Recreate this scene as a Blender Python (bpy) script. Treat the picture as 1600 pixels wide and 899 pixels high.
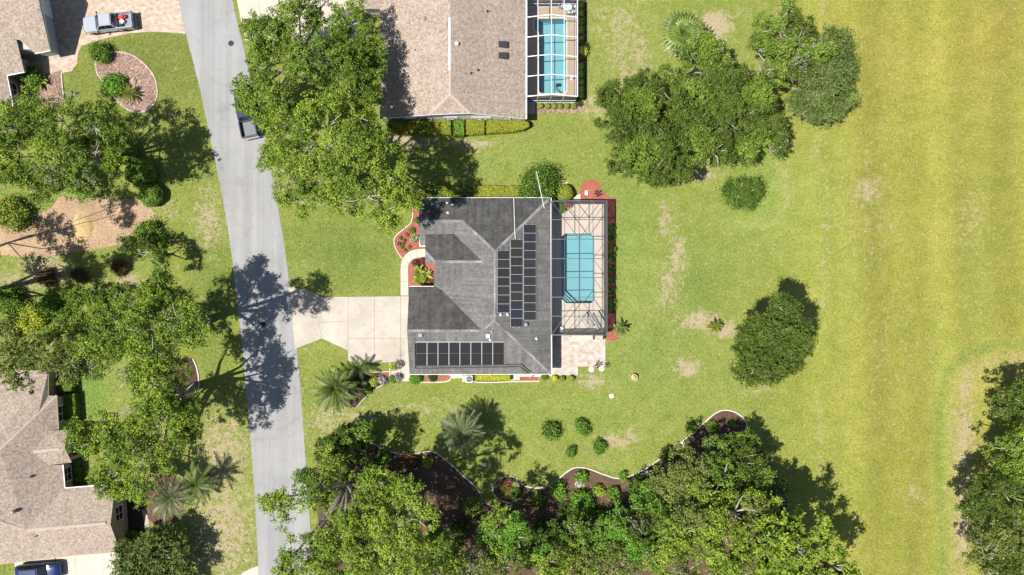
import bpy, bmesh, math, random
import numpy as np
from mathutils import Vector, Matrix
from mathutils.geometry import tessellate_polygon

# ------------------------------------------------------------------ camera, sky, sun, exposure
for o in list(bpy.data.objects): bpy.data.objects.remove(o)
SC = bpy.context.scene
COL = SC.collection
H = 82.0            # camera height above the lawn, metres
S = 0.077           # metres per photo pixel on the ground
cam = bpy.data.objects.new('camera', bpy.data.cameras.new('camera')); COL.objects.link(cam)
cam.location = (0, 0, H)
cam.data.sensor_width = 36.0
cam.data.lens = 36.0 * H / (1600 * S)
cam.data.clip_end = 3000
SC.camera = cam

SUNV = Vector((0.50, 0.19, -1.0)).normalized()      # the way the light travels
w = bpy.data.worlds.new('World'); SC.world = w; w.use_nodes = True
nt = w.node_tree; bg = nt.nodes['Background']
sky = nt.nodes.new('ShaderNodeTexSky'); sky.sky_type = 'NISHITA'; sky.sun_disc = False
sky.sun_elevation = math.asin(-SUNV.z); sky.sun_rotation = math.atan2(-SUNV.x, -SUNV.y)
nt.links.new(sky.outputs[0], bg.inputs[0]); bg.inputs[1].default_value = 0.066
sl = bpy.data.lights.new('sun', 'SUN'); sl.energy = 4.9; sl.angle = math.radians(0.53); sl.color = (1.0, 0.95, 0.86)
sun = bpy.data.objects.new('sun', sl); COL.objects.link(sun)
sun.rotation_euler = SUNV.to_track_quat('-Z', 'Y').to_euler(); sun.location = (-60, -30, 120)
vs = SC.view_settings; vs.view_transform = 'Standard'; vs.look = 'None'; vs.gamma = 1.0; vs.use_curve_mapping = False
vs.exposure = 0.70
SC.render.engine = 'CYCLES'; SC.cycles.max_bounces = 6; SC.cycles.transparent_max_bounces = 16

# ------------------------------------------------------------------ helpers
def P(px, py, h=0.0):
    """photo pixel + height above the lawn -> world point"""
    k = S * (1 - h / H)
    return Vector(((px - 800) * k, (449.5 - py) * k, h))
def PP(pts, h=0.0): return [P(p[0], p[1], p[2] if len(p) > 2 else h) for p in pts]
def npx(m, h=0.0): return m / (S * (1 - h / H))

def tag(o, label=None, cat=None, group=None, kind=None):
    if label: o['label'] = label
    if cat: o['category'] = cat
    if group: o['group'] = group
    if kind: o['kind'] = kind
    return o
def thing(name, label, cat, loc=(0, 0, 0), rz=0.0, group=None):
    o = bpy.data.objects.new(name, None); COL.objects.link(o)
    o.location = loc; o.rotation_euler = (0, 0, rz); o.empty_display_size = 0.2
    return tag(o, label, cat, group)
def link(name, me, parent=None, world=False):
    o = bpy.data.objects.new(name, me); COL.objects.link(o)
    if parent is not None:
        o.parent = parent
        if world:
            q = parent; off = Vector((0, 0, 0))
            while q is not None: off += q.location; q = q.parent
            o.location = -off
    return o
def mesh(name, verts, faces, mat, parent=None, world=False, smooth=False, uv=None, kind=None):
    me = bpy.data.meshes.new(name); me.from_pydata([tuple(v) for v in verts], [], faces)
    if uv is not None:
        l = me.uv_layers.new(name='UVMap')
        for i, c in enumerate(uv): l.data[i].uv = c
    if mat: me.materials.append(mat)
    if smooth:
        for p in me.polygons: p.use_smooth = True
    me.update()
    o = link(name, me, parent, world)
    if kind: o['kind'] = kind
    return o
def recenter(o):
    """move a top-level mesh's origin to its own base"""
    me = o.data; n = len(me.vertices); a = np.empty(n * 3, dtype=np.float32); me.vertices.foreach_get('co', a); a = a.reshape(-1, 3)
    c = (a.min(0) + a.max(0)) / 2; c[2] = a[:, 2].min(); a -= c
    me.vertices.foreach_set('co', a.ravel()); o.location = Vector(c) + Vector(o.location); me.update(); return o

class MB:
    """collects simple solids into one mesh"""
    def __init__(s): s.v = []; s.f = []
    def add(s, vs, fs):
        n = len(s.v); s.v += [Vector(q) for q in vs]; s.f += [tuple(i + n for i in f) for f in fs]; return s
    def hexa(s, b, t):      # two quads, bottom and top
        return s.add(list(b) + list(t), [(3, 2, 1, 0), (4, 5, 6, 7), (0, 1, 5, 4), (1, 2, 6, 5), (2, 3, 7, 6), (3, 0, 4, 7)])
    def box(s, x0, x1, y0, y1, z0, z1):
        return s.hexa([(x0, y0, z0), (x1, y0, z0), (x1, y1, z0), (x0, y1, z0)], [(x0, y0, z1), (x1, y0, z1), (x1, y1, z1), (x0, y1, z1)])
    def bar(s, a, b, w, h, up=(0, 0, 1)):
        a = Vector(a); b = Vector(b); d = (b - a).normalized(); u = Vector(up)
        if abs(d.dot(u)) > .98: u = Vector((1, 0, 0))
        r = d.cross(u).normalized() * (w / 2); u = r.cross(d).normalized() * (h / 2)
        return s.hexa([a - r - u, a + r - u, a + r + u, a - r + u], [b - r - u, b + r - u, b + r + u, b - r + u])
    def tube(s, pts, rad, n=6, cap=True):
        pts = [Vector(p) for p in pts]; rings = []; base = len(s.v)
        for i, p in enumerate(pts):
            d = (pts[min(i + 1, len(pts) - 1)] - pts[max(i - 1, 0)]).normalized()
            u = Vector((0, 0, 1)) if abs(d.z) < .9 else Vector((1, 0, 0))
            a = d.cross(u).normalized(); b = d.cross(a)
            r = rad[i] if hasattr(rad, '__len__') else rad
            for k in range(n):
                t = 2 * math.pi * k / n; s.v.append(p + a * (r * math.cos(t)) + b * (r * math.sin(t)))
        for i in range(len(pts) - 1):
            for k in range(n):
                k2 = (k + 1) % n
                s.f.append((base + i * n + k, base + i * n + k2, base + (i + 1) * n + k2, base + (i + 1) * n + k))
        if cap:
            s.f.append(tuple(base + k for k in range(n))[::-1]); s.f.append(tuple(base + (len(pts) - 1) * n + k for k in range(n)))
        return s
    def lathe(s, prof, n=16, c=(0, 0, 0)):
        base = len(s.v); c = Vector(c)
        for (r, z) in prof:
            for k in range(n):
                t = 2 * math.pi * k / n; s.v.append(c + Vector((r * math.cos(t), r * math.sin(t), z)))
        for i in range(len(prof) - 1):
            for k in range(n):
                k2 = (k + 1) % n; s.f.append((base + i * n + k, base + i * n + k2, base + (i + 1) * n + k2, base + (i + 1) * n + k))
        s.f.append(tuple(base + k for k in range(n))[::-1]); s.f.append(tuple(base + (len(prof) - 1) * n + k for k in range(n)))
        return s
    def prism(s, poly, z0, z1):
        n = len(poly); base = len(s.v)
        s.v += [Vector((p[0], p[1], z0)) for p in poly] + [Vector((p[0], p[1], z1)) for p in poly]
        ar = sum(poly[i][0] * poly[(i + 1) % n][1] - poly[(i + 1) % n][0] * poly[i][1] for i in range(n))
        o = range(n) if ar > 0 else range(n - 1, -1, -1)
        o = list(o)
        s.f.append(tuple(base + n + i for i in o)); s.f.append(tuple(base + i for i in reversed(o)))
        for i in range(n):
            a, b = o[i], o[(i + 1) % n]; s.f.append((base + a, base + b, base + n + b, base + n + a))
        return s
    def out(s, name, mat, parent=None, world=False, smooth=False, kind=None):
        return mesh(name, s.v, s.f, mat, parent, world, smooth, kind=kind)

def bevel(o, wd=.03, seg=2):
    bm = bmesh.new(); bm.from_mesh(o.data)
    bmesh.ops.bevel(bm, geom=bm.edges[:], offset=wd, segments=seg, affect='EDGES', clamp_overlap=True)
    bm.to_mesh(o.data); bm.free(); return o
def smooth_line(pts, n=6, closed=False):
    """Catmull-Rom through 2-D points"""
    pts = [Vector((p[0], p[1])) for p in pts]; out = []; m = len(pts)
    for i in range(m if closed else m - 1):
        p0 = pts[i - 1] if (closed or i > 0) else pts[0]; p1 = pts[i]; p2 = pts[(i + 1) % m]
        p3 = pts[(i + 2) % m] if (closed or i + 2 < m) else pts[-1]
        for k in range(n):
            t = k / n
            out.append(.5 * ((2 * p1) + (p2 - p0) * t + (2 * p0 - 5 * p1 + 4 * p2 - p3) * t * t + (3 * p1 - p0 - 3 * p2 + p3) * t ** 3))
    if not closed: out.append(pts[-1])
    return out
def inset(poly, d):
    n = len(poly); ar = sum(poly[i].x * poly[(i + 1) % n].y - poly[(i + 1) % n].x * poly[i].y for i in range(n))
    sg = 1 if ar > 0 else -1; out = []
    for i in range(n):
        a, b, c = [Vector((q.x, q.y)) for q in (poly[i - 1], poly[i], poly[(i + 1) % n])]
        e1 = (b - a).normalized(); e2 = (c - b).normalized()
        n1 = Vector((-e1.y, e1.x)) * sg; n2 = Vector((-e2.y, e2.x)) * sg
        k = 1 + n1.dot(n2)
        out.append(b + (n1 + n2) * (d / max(k, .25)))
    return out
def sheet(name, pxpts, mat, z, parent=None, thick=.25, smooth=0, closed=True):
    """a flat piece of ground, given by its outline in the photo, as a slab with real edges"""
    if smooth: pxpts = smooth_line(pxpts, smooth, True)
    poly = [P(p[0], p[1], 0) for p in pxpts]
    m = MB().prism([(p.x, p.y) for p in poly], z - thick, z); BARE.append([(p.x, p.y) for p in poly])
    return m.out(name, mat, parent)
BARE = []
def struct(o): o['kind'] = 'structure'; return o

# ------------------------------------------------------------------ materials
def NT(name):
    m = bpy.data.materials.new(name); m.use_nodes = True; n = m.node_tree
    return m, n, n.nodes['Principled BSDF']
def ramp(n, src, stops):
    r = n.nodes.new('ShaderNodeValToRGB'); e = r.color_ramp.elements
    while len(e) < len(stops): e.new(.5)
    for i, (p, c) in enumerate(stops):
        e[i].position = p; e[i].color = (*c, 1) if len(c) == 3 else c
    n.links.new(src, r.inputs[0]); return r.outputs[0]
def noise(n, scale, detail=4, rough=.6, vec=None, dist=0):
    t = n.nodes.new('ShaderNodeTexNoise'); t.inputs['Scale'].default_value = scale; t.inputs['Detail'].default_value = detail
    t.inputs['Roughness'].default_value = rough; t.inputs['Distortion'].default_value = dist
    if vec is None:
        vec = n.nodes.new('ShaderNodeTexCoord').outputs['Object']
    n.links.new(vec, t.inputs['Vector']); return t.outputs['Fac']
def mapping(n, sc=(1, 1, 1), rot=(0, 0, 0), out='Object', loc=(0, 0, 0)):
    tc = n.nodes.new('ShaderNodeTexCoord'); mp = n.nodes.new('ShaderNodeMapping')
    mp.inputs['Scale'].default_value = sc; mp.inputs['Rotation'].default_value = rot; mp.inputs['Location'].default_value = loc
    n.links.new(tc.outputs[out], mp.inputs[0]); return mp.outputs[0]
def mix(n, fac, a, b, mode='MIX'):
    m = n.nodes.new('ShaderNodeMix'); m.data_type = 'RGBA'; m.blend_type = mode
    for sock, v in ((m.inputs[0], fac), (m.inputs[6], a), (m.inputs[7], b)):
        if hasattr(v, 'is_linked'): n.links.new(v, sock)
        elif isinstance(v, (int, float)): sock.default_value = v
        else: sock.default_value = (*v, 1)
    return m.outputs[2]
def bump(n, bs, src, st=.4, dist=.05):
    b = n.nodes.new('ShaderNodeBump'); b.inputs['Strength'].default_value = st; b.inputs['Distance'].default_value = dist
    n.links.new(src, b.inputs['Height']); n.links.new(b.outputs[0], bs.inputs['Normal'])
def setc(n, bs, c):
    if hasattr(c, 'is_linked'): n.links.new(c, bs.inputs['Base Color'])
    else: bs.inputs['Base Color'].default_value = (*c, 1)

def simple(name, col, rough=.6, metal=0.0, var=.12, scale=3.0, spec=.4, coat=0.0):
    m, n, b = NT(name)
    lo = tuple(max(0, c * (1 - var)) for c in col); hi = tuple(min(1, c * (1 + var)) for c in col)
    setc(n, b, ramp(n, noise(n, scale, 5), [(.3, lo), (.7, hi)]))
    b.inputs['Roughness'].default_value = rough; b.inputs['Metallic'].default_value = metal
    b.inputs['Specular IOR Level'].default_value = spec; b.inputs['Coat Weight'].default_value = coat
    return m
def speckle(name, stops, scale=14, scale2=.5, amp=.35, rough=.9, bs=.5, bd=.04, streak=None):
    """mottled ground: fine grain x broad patches"""
    m, n, b = NT(name)
    c = ramp(n, noise(n, scale, 6, .75), stops)
    p = ramp(n, noise(n, scale2, 4, .6), [(.3, (1 - amp,) * 3), (.7, (1 + amp * .6,) * 3)])
    c = mix(n, 1.0, c, p, 'MULTIPLY')
    if streak:
        t = ramp(n, noise(n, 1.0, 4, .6, mapping(n, *streak[:2])), [(.35, (1 - streak[2],) * 3), (.65, (1 + streak[2],) * 3)])
        c = mix(n, 1.0, c, t, 'MULTIPLY')
    setc(n, b, c); b.inputs['Roughness'].default_value = rough; b.inputs['Specular IOR Level'].default_value = .2
    bump(n, b, noise(n, scale * 1.3, 5, .7), bs, bd); return m

M = {}
M['road'] = speckle('road_asphalt', [(.3, (.225, .225, .23)), (.7, (.295, .295, .30))], 9, .12, .10, .85, .25, .01, ((.9, .025, 1), (0, 0, math.radians(9)), .10))
def roadmat():
    m = M['road']; n = m.node_tree; b = n.nodes['Principled BSDF']; src = b.inputs['Base Color'].links[0].from_socket
    vo = n.nodes.new('ShaderNodeTexVoronoi'); vo.feature = 'DISTANCE_TO_EDGE'; vo.inputs['Scale'].default_value = .16
    mp = n.nodes.new('ShaderNodeVectorMath'); mp.operation = 'ADD'; nz = n.nodes.new('ShaderNodeTexNoise'); nz.inputs['Scale'].default_value = .8; nz.inputs['Detail'].default_value = 6
    tc = n.nodes.new('ShaderNodeTexCoord'); n.links.new(tc.outputs['Object'], mp.inputs[0]); n.links.new(tc.outputs['Object'], nz.inputs['Vector']); n.links.new(nz.outputs['Color'], mp.inputs[1]); n.links.new(mp.outputs[0], vo.inputs['Vector'])
    crack = ramp(n, vo.outputs['Distance'], [(.0, (.90, .90, .90)), (.008, (1, 1, 1))])
    c = mix(n, 1.0, src, crack, 'MULTIPLY')
    c = mix(n, 1.0, c, ramp(n, noise(n, .45, 7, .75), [(.30, (.80, .80, .81)), (.45, (1, 1, 1)), (.70, (1.07, 1.07, 1.06))]), 'MULTIPLY')
    setc(n, b, c)
roadmat()
M['concrete'] = speckle('concrete', [(.3, (.36, .322, .28)), (.7, (.44, .40, .355))], 7, .22, .22, .85, .15, .008)
def stain(m, sc, lo, tint):
    n = m.node_tree; b = n.nodes['Principled BSDF']; src = b.inputs['Base Color'].links[0].from_socket
    setc(n, b, mix(n, 1.0, src, ramp(n, noise(n, sc, 8, .75, None, .6), [(.30, tint), (.46, (1, 1, 1)), (.75, (1.05, 1.05, 1.05))]), 'MULTIPLY'))
stain(M['concrete'], .35, 0, (.80, .77, .72)); stain(M['concrete'], 1.6, 0, (.86, .84, .80))
M['cream'] = speckle('cream_concrete', [(.3, (.43, .385, .325)), (.7, (.53, .48, .42))], 7, .25, .15, .85, .15, .008)
M['deck'] = speckle('pool_deck_coating', [(.3, (.42, .365, .31)), (.7, (.50, .44, .385))], 12, .4, .08, .8, .15, .006)
M['tandeck'] = speckle('tan_pool_deck', [(.3, (.31, .235, .17)), (.7, (.39, .305, .23))], 12, .4, .10, .8, .15, .006)
M['redmulch'] = speckle('red_mulch', [(.25, (.14, .038, .026)), (.5, (.31, .098, .070)), (.75, (.46, .19, .145))], 9, .6, .2, .95, .9, .06)
M['brownmulch'] = speckle('brown_mulch', [(.25, (.035, .022, .014)), (.5, (.105, .066, .044)), (.75, (.21, .14, .095))], 8, .35, .3, .95, .9, .06)
M['darkmulch'] = speckle('dark_mulch', [(.25, (.025, .016, .013)), (.5, (.06, .036, .028)), (.75, (.14, .09, .07))], 8, .35, .3, .95, .9, .06)
M['pinkmulch'] = speckle('bark_chip_mulch', [(.32, (.07, .04, .03)), (.5, (.25, .165, .13)), (.68, (.46, .35, .30))], 4.5, .5, .25, .95, .9, .06)
M['straw'] = speckle('pine_straw', [(.28, (.17, .105, .062)), (.5, (.34, .235, .15)), (.72, (.46, .345, .24))], 5, .35, .25, .95, .8, .05)
M['hay'] = speckle('golden_straw', [(.28, (.30, .20, .09)), (.5, (.46, .33, .16)), (.72, (.58, .44, .25))], 5, .8, .15, .95, .8, .05)
M['curb'] = speckle('landscape_curb', [(.3, (.46, .42, .37)), (.7, (.62, .57, .51))], 9, .8, .15, .85, .3, .01)
M['stone'] = speckle('edging_stone', [(.3, (.33, .28, .22)), (.7, (.52, .45, .37))], 5, 1.2, .3, .85, .4, .02)
M['bark'] = speckle('bark', [(.3, (.12, .095, .075)), (.7, (.27, .23, .19))], 6, 1.0, .3, .9, .8, .03)
M['palebark'] = speckle('pale_bark', [(.3, (.26, .23, .19)), (.7, (.46, .42, .36))], 6, 1.0, .3, .9, .6, .03)
M['stucco'] = speckle('tan_stucco', [(.3, (.36, .285, .215)), (.7, (.43, .345, .265))], 14, .6, .1, .9, .3, .01)
M['bluestucco'] = speckle('grey_stucco', [(.3, (.36, .37, .38)), (.7, (.44, .45, .46))], 14, .6, .1, .9, .3, .01)
M['whitestucco'] = speckle('white_stucco', [(.3, (.60, .60, .58)), (.7, (.70, .70, .68))], 14, .6, .08, .9, .3, .01)
M['white'] = simple('white_paint', (.74, .74, .75), .45, 0, .05)
M['lavwhite'] = simple('white_aluminium', (.72, .72, .78), .4, 0, .05)
M['bronze'] = simple('grey_bronze_aluminium', (.085, .088, .092), .5, 0, .08)
M['glass'] = simple('window_glass', (.025, .03, .035), .08, 0, .2, .8, .6)
M['black'] = simple('black_rubber', (.018, .018, .019), .7)
M['darkmetal'] = simple('dark_metal', (.05, .05, .055), .4, .6)
M['grey'] = simple('grey_metal', (.22, .225, .23), .5, 0)
M['alu'] = simple('aluminium', (.40, .41, .43), .45, .1)
M['pipe'] = simple('black_pipe', (.022, .022, .024), .5)
M['pvc'] = simple('white_pvc', (.66, .66, .66), .5)
M['fabricgrey'] = simple('grey_sling_fabric', (.33, .315, .30), .8)
M['red'] = simple('red_plastic', (.50, .035, .03), .45)
M['terracotta'] = simple('terracotta', (.42, .21, .15), .8)
M['paver'] = None

def paver(name, c1, c2, mortar, sc, w_=.4, h_=.2, rot=0.0):
    m, n, b = NT(name)
    t = n.nodes.new('ShaderNodeTexBrick'); n.links.new(mapping(n, (1, 1, 1), (0, 0, rot)), t.inputs['Vector'])
    t.inputs['Scale'].default_value = sc; t.inputs['Brick Width'].default_value = w_; t.inputs['Row Height'].default_value = h_
    t.inputs['Mortar Size'].default_value = .012; t.inputs['Bias'].default_value = 0
    t.inputs['Color1'].default_value = (*c1, 1); t.inputs['Color2'].default_value = (*c2, 1); t.inputs['Mortar'].default_value = (*mortar, 1)
    p = ramp(n, noise(n, 1.6, 6, .75), [(.28, (.66, .64, .62)), (.72, (1.22, 1.2, 1.18))])
    setc(n, b, mix(n, 1.0, t.outputs[0], p, 'MULTIPLY')); b.inputs['Roughness'].default_value = .85
    bump(n, b, t.outputs['Fac'], -.3, .01); return m
M['paver'] = paver('patio_pavers', (.37, .32, .285), (.48, .43, .39), (.34, .29, .25), 1.0, .45, .3)
M['drivepaver'] = paver('driveway_pavers', (.37, .295, .235), (.49, .40, .33), (.30, .23, .18), 1.0, .45, .3, .12)

def shingle(name, c1, c2, gap, streak, stain=None, big=.2, blend=False):
    """asphalt shingles: uv.x runs along the eave, uv.y up the slope (metres)"""
    m, n, b = NT(name)
    uv = mapping(n, (1, 1, 1), out='UV')
    t = n.nodes.new('ShaderNodeTexBrick'); n.links.new(uv, t.inputs['Vector'])
    t.inputs['Scale'].default_value = 1; t.inputs['Brick Width'].default_value = .34; t.inputs['Row Height'].default_value = .145
    t.inputs['Mortar Size'].default_value = .012; t.inputs['Mortar Smooth'].default_value = .3
    t.inputs['Color1'].default_value = (*c1, 1); t.inputs['Color2'].default_value = (*c2, 1); t.inputs['Mortar'].default_value = (*gap, 1)
    c = t.outputs[0]
    g = ramp(n, noise(n, 9, 5, .8, uv), [(.25, (.62, .62, .62)), (.75, (1.4, 1.4, 1.4))]); c = mix(n, 1.0, c, g, 'MULTIPLY')
    if blend:   # tabs of mixed browns
        vo = n.nodes.new('ShaderNodeTexVoronoi'); vo.inputs['Scale'].default_value = 5.5; n.links.new(uv, vo.inputs['Vector'])
        c = mix(n, 1.0, c, ramp(n, vo.outputs['Color'], [(.1, (.74, .72, .70)), (.5, (1.0, 1.0, .99)), (.9, (1.24, 1.22, 1.20))]), 'MULTIPLY')
    tone = ramp(n, noise(n, .35, 5, .65, uv), [(.3, (1 - big,) * 3), (.7, (1 + big,) * 3)]); c = mix(n, 1.0, c, tone, 'MULTIPLY')
    st = ramp(n, noise(n, 1, 5, .7, mapping(n, (2.2, .16, 1), out='UV')), [(.38, (1 - streak,) * 3), (.66, (1 + streak,) * 3)])
    c = mix(n, 1.0, c, st, 'MULTIPLY')
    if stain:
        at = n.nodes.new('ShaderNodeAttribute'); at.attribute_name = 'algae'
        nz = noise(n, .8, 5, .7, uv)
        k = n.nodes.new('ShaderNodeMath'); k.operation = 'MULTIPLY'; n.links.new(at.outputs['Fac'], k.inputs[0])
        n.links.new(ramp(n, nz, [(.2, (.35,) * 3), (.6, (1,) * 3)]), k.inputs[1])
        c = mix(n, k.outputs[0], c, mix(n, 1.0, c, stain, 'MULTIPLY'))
    setc(n, b, c); b.inputs['Roughness'].default_value = .92; b.inputs['Specular IOR Level'].default_value = .15
    bump(n, b, t.outputs['Fac'], -.5, .012); return m
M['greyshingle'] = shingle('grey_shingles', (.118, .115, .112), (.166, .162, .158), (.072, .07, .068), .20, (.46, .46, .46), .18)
M['tanshingle'] = shingle('tan_shingles', (.285, .232, .196), (.335, .277, .238), (.215, .172, .146), .04, None, .06, True)
M['greycap'] = speckle('grey_ridge_cap', [(.3, (.14, .138, .135)), (.7, (.30, .295, .29))], 4, .6, .5, .9, .3, .01)
M['tancap'] = speckle('tan_ridge_cap', [(.3, (.34, .265, .225)), (.7, (.46, .375, .33))], 6, .7, .1, .9, .3, .01)

def screen(name, dens):
    m, n, b = NT(name); b.inputs['Base Color'].default_value = (.07, .075, .085, 1); b.inputs['Roughness'].default_value = .8
    t = n.nodes.new('ShaderNodeBsdfTransparent'); x = n.nodes.new('ShaderNodeMixShader'); x.inputs[0].default_value = dens
    n.links.new(t.outputs[0], x.inputs[1]); n.links.new(b.outputs[0], x.inputs[2]); n.links.new(x.outputs[0], n.nodes['Material Output'].inputs[0]); return m
M['screen'] = screen('roof_screen_mesh', .09)
M['wallscreen'] = screen('wall_screen_mesh', .80)
def water(name, tint):
    m, n, b = NT(name); b.inputs['Base Color'].default_value = (.01, .03, .035, 1); b.inputs['Roughness'].default_value = .04
    t = n.nodes.new('ShaderNodeBsdfTransparent'); t.inputs[0].default_value = (*tint, 1)
    f = n.nodes.new('ShaderNodeFresnel'); f.inputs[0].default_value = 1.33
    x = n.nodes.new('ShaderNodeMixShader'); n.links.new(f.outputs[0], x.inputs[0])
    n.links.new(t.outputs[0], x.inputs[1]); n.links.new(b.outputs[0], x.inputs[2]); n.links.new(x.outputs[0], n.nodes['Material Output'].inputs[0])
    bump(n, b, noise(n, 2.5, 3), .15, .05); return m
M['water'] = water('pool_water', (.74, .93, .95))
M['plaster'] = speckle('pool_plaster', [(.3, (.235, .365, .41)), (.7, (.285, .425, .47))], 3, .3, .06, .7, .1, .01)

def leafmat(name, trans=.16, rough=.6):
    m, n, b = NT(name); at = n.nodes.new('ShaderNodeAttribute'); at.attribute_name = 'col'
    n.links.new(at.outputs['Color'], b.inputs['Base Color']); b.inputs['Roughness'].default_value = rough; b.inputs['Specular IOR Level'].default_value = .12
    t = n.nodes.new('ShaderNodeBsdfTranslucent'); n.links.new(mix(n, 1.0, at.outputs['Color'], (1.1, 1.15, .5), 'MULTIPLY'), t.inputs[0])
    x = n.nodes.new('ShaderNodeMixShader'); x.inputs[0].default_value = trans
    n.links.new(b.outputs[0], x.inputs[1]); n.links.new(t.outputs[0], x.inputs[2]); n.links.new(x.outputs[0], n.nodes['Material Output'].inputs[0]); return m
M['leaf'] = leafmat('leaf')

def lawnmat():
    m, n, b = NT('lawn_grass'); at = n.nodes.new('ShaderNodeAttribute'); at.attribute_name = 'col'
    c = at.outputs['Color']
    for sc, lo, hi, dt in ((.10, (.86, .90, .80), (1.13, 1.08, 1.22), 5), (.6, (.80, .86, .74), (1.20, 1.12, 1.32), 6), (3.2, (.72, .78, .64), (1.30, 1.22, 1.42), 6), (9, (.60, .66, .54), (1.50, 1.40, 1.60), 4)):
        c = mix(n, 1.0, c, ramp(n, noise(n, sc, dt, .72), [(.3, lo), (.7, hi)]), 'MULTIPLY')
    c = mix(n, ramp(n, noise(n, 1.7, 8, .8), [(.56, (0, 0, 0)), (.66, (.42, .42, .42))]), c, mix(n, 1.0, c, (.62, .80, .55), 'MULTIPLY'))
    # thin, dry spots where soil and thatch show; 'dry' is the wear of each place
    d = n.nodes.new('ShaderNodeAttribute'); d.attribute_name = 'dry'
    k = n.nodes.new('ShaderNodeMath'); k.operation = 'ADD'; n.links.new(d.outputs['Fac'], k.inputs[0])
    kk = n.nodes.new('ShaderNodeMath'); kk.operation = 'MULTIPLY_ADD'; kk.inputs[1].default_value = 2.0; kk.inputs[2].default_value = -.52; n.links.new(noise(n, 1.3, 9, .85), kk.inputs[0]); n.links.new(kk.outputs[0], k.inputs[1])
    c = mix(n, ramp(n, k.outputs[0], [(.60, (0, 0, 0)), (.78, (.9, .9, .9))]), c, mix(n, noise(n, 5, 5, .8), (.22, .17, .095), (.58, .47, .34)))
    setc(n, b, c); b.inputs['Roughness'].default_value = .95; b.inputs['Specular IOR Level'].default_value = .1
    bump(n, b, noise(n, 6, 7, .85), 1.0, .16); return m
M['lawn'] = lawnmat()
# ------------------------------------------------------------------ ground
POOL1 = [(876, 371), (883, 365), (922, 365), (928.5, 370), (929, 468), (924, 474), (885, 474), (877, 467)]
POOL2 = [(835, 31), (842, 29.5), (881, 29.5), (884.5, 32), (884.5, 142), (881, 146), (845, 146), (842, 143), (842, 51), (835, 48)]
def sstep(a, b, x): t = np.clip((x - a) / (b - a), 0, 1); return t * t * (3 - 2 * t)
DRY = [(325, 345, 24, 55, .22), (350, 710, 45, 75, .24), (345, 830, 60, 90, .26), (300, 760, 35, 40, .15), (1115, 42, 27, 22, .50), (1092, 272, 26, 12, .34), (975, 70, 40, 60, .17),
       (985, 130, 30, 40, .18), (1060, 400, 16, 40, .24), (1045, 450, 18, 50, .2), (1095, 502, 36, 16, .32), (1130, 515, 20, 14, .36), (1075, 575, 22, 18, .30), (1040, 345, 14, 30, .22), (970, 30, 24, 22, .2), (1000, 90, 22, 30, .2), (962, 690, 42, 14, .24), (985, 680, 14, 14, .22), (560, 655, 26, 14, .30),
       (515, 655, 35, 34, .20), (738, 227, 36, 10, .26), (640, 218, 55, 18, .28), (1508, 690, 18, 70, .26), (1512, 610, 14, 50, .20), (1505, 810, 10, 70, .36), (1495, 760, 20, 12, .2), (1355, 298, 30, 26, .20), (1352, 330, 60, 120, .07),
       (1430, 775, 22, 16, .14), (1520, 340, 26, 54, .10), (1290, 330, 6, 110, .13), (1278, 240, 10, 40, .12), (1225, 300, 8, 60, .10), (650, 640, 150, 22, .10), (925, 597, 24, 12, .28), (935, 165, 30, 25, .2), (905, 165, 30, 12, .15), (1190, 610, 25, 12, .17),
       (420, 290, 14, 60, .14), (470, 655, 8, 70, .12), (265, 330, 18, 18, .16), (70, 425, 45, 30, .3), (20, 450, 40, 30, .25), (200, 440, 26, 14, .3), (150, 60, 40, 6, .16), (400, 700, 8, 80, .1), (250, 600, 30, 30, .12), (940, 30, 20, 40, .12), (1130, 20, 50, 10, .12), (1400, 540, 70, 140, .05), (1000, 780, 60, 30, .1)]
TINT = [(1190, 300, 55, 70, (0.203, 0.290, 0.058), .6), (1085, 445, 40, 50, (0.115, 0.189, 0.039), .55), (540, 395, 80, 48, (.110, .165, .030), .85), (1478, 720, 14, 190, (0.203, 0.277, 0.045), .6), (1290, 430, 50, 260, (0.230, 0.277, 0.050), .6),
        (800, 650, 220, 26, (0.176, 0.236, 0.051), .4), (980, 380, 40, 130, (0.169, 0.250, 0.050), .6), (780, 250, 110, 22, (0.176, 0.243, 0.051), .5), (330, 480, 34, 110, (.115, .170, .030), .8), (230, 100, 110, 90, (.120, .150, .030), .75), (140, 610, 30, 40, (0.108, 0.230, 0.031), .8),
        (60, 318, 34, 14, (0.149, 0.216, 0.038), .8), (900, 660, 140, 50, (0.203, 0.257, 0.050), .4), (1560, 600, 60, 60, (0.311, 0.311, 0.053), .5), (1420, 90, 120, 90, (0.297, 0.270, 0.053), .4), (1545, 60, 60, 60, (0.324, 0.263, 0.055), .5), (1530, 430, 30, 120, (0.203, 0.243, 0.055), .35), (1010, 560, 60, 60, (0.155, 0.223, 0.047), .6)]
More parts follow.
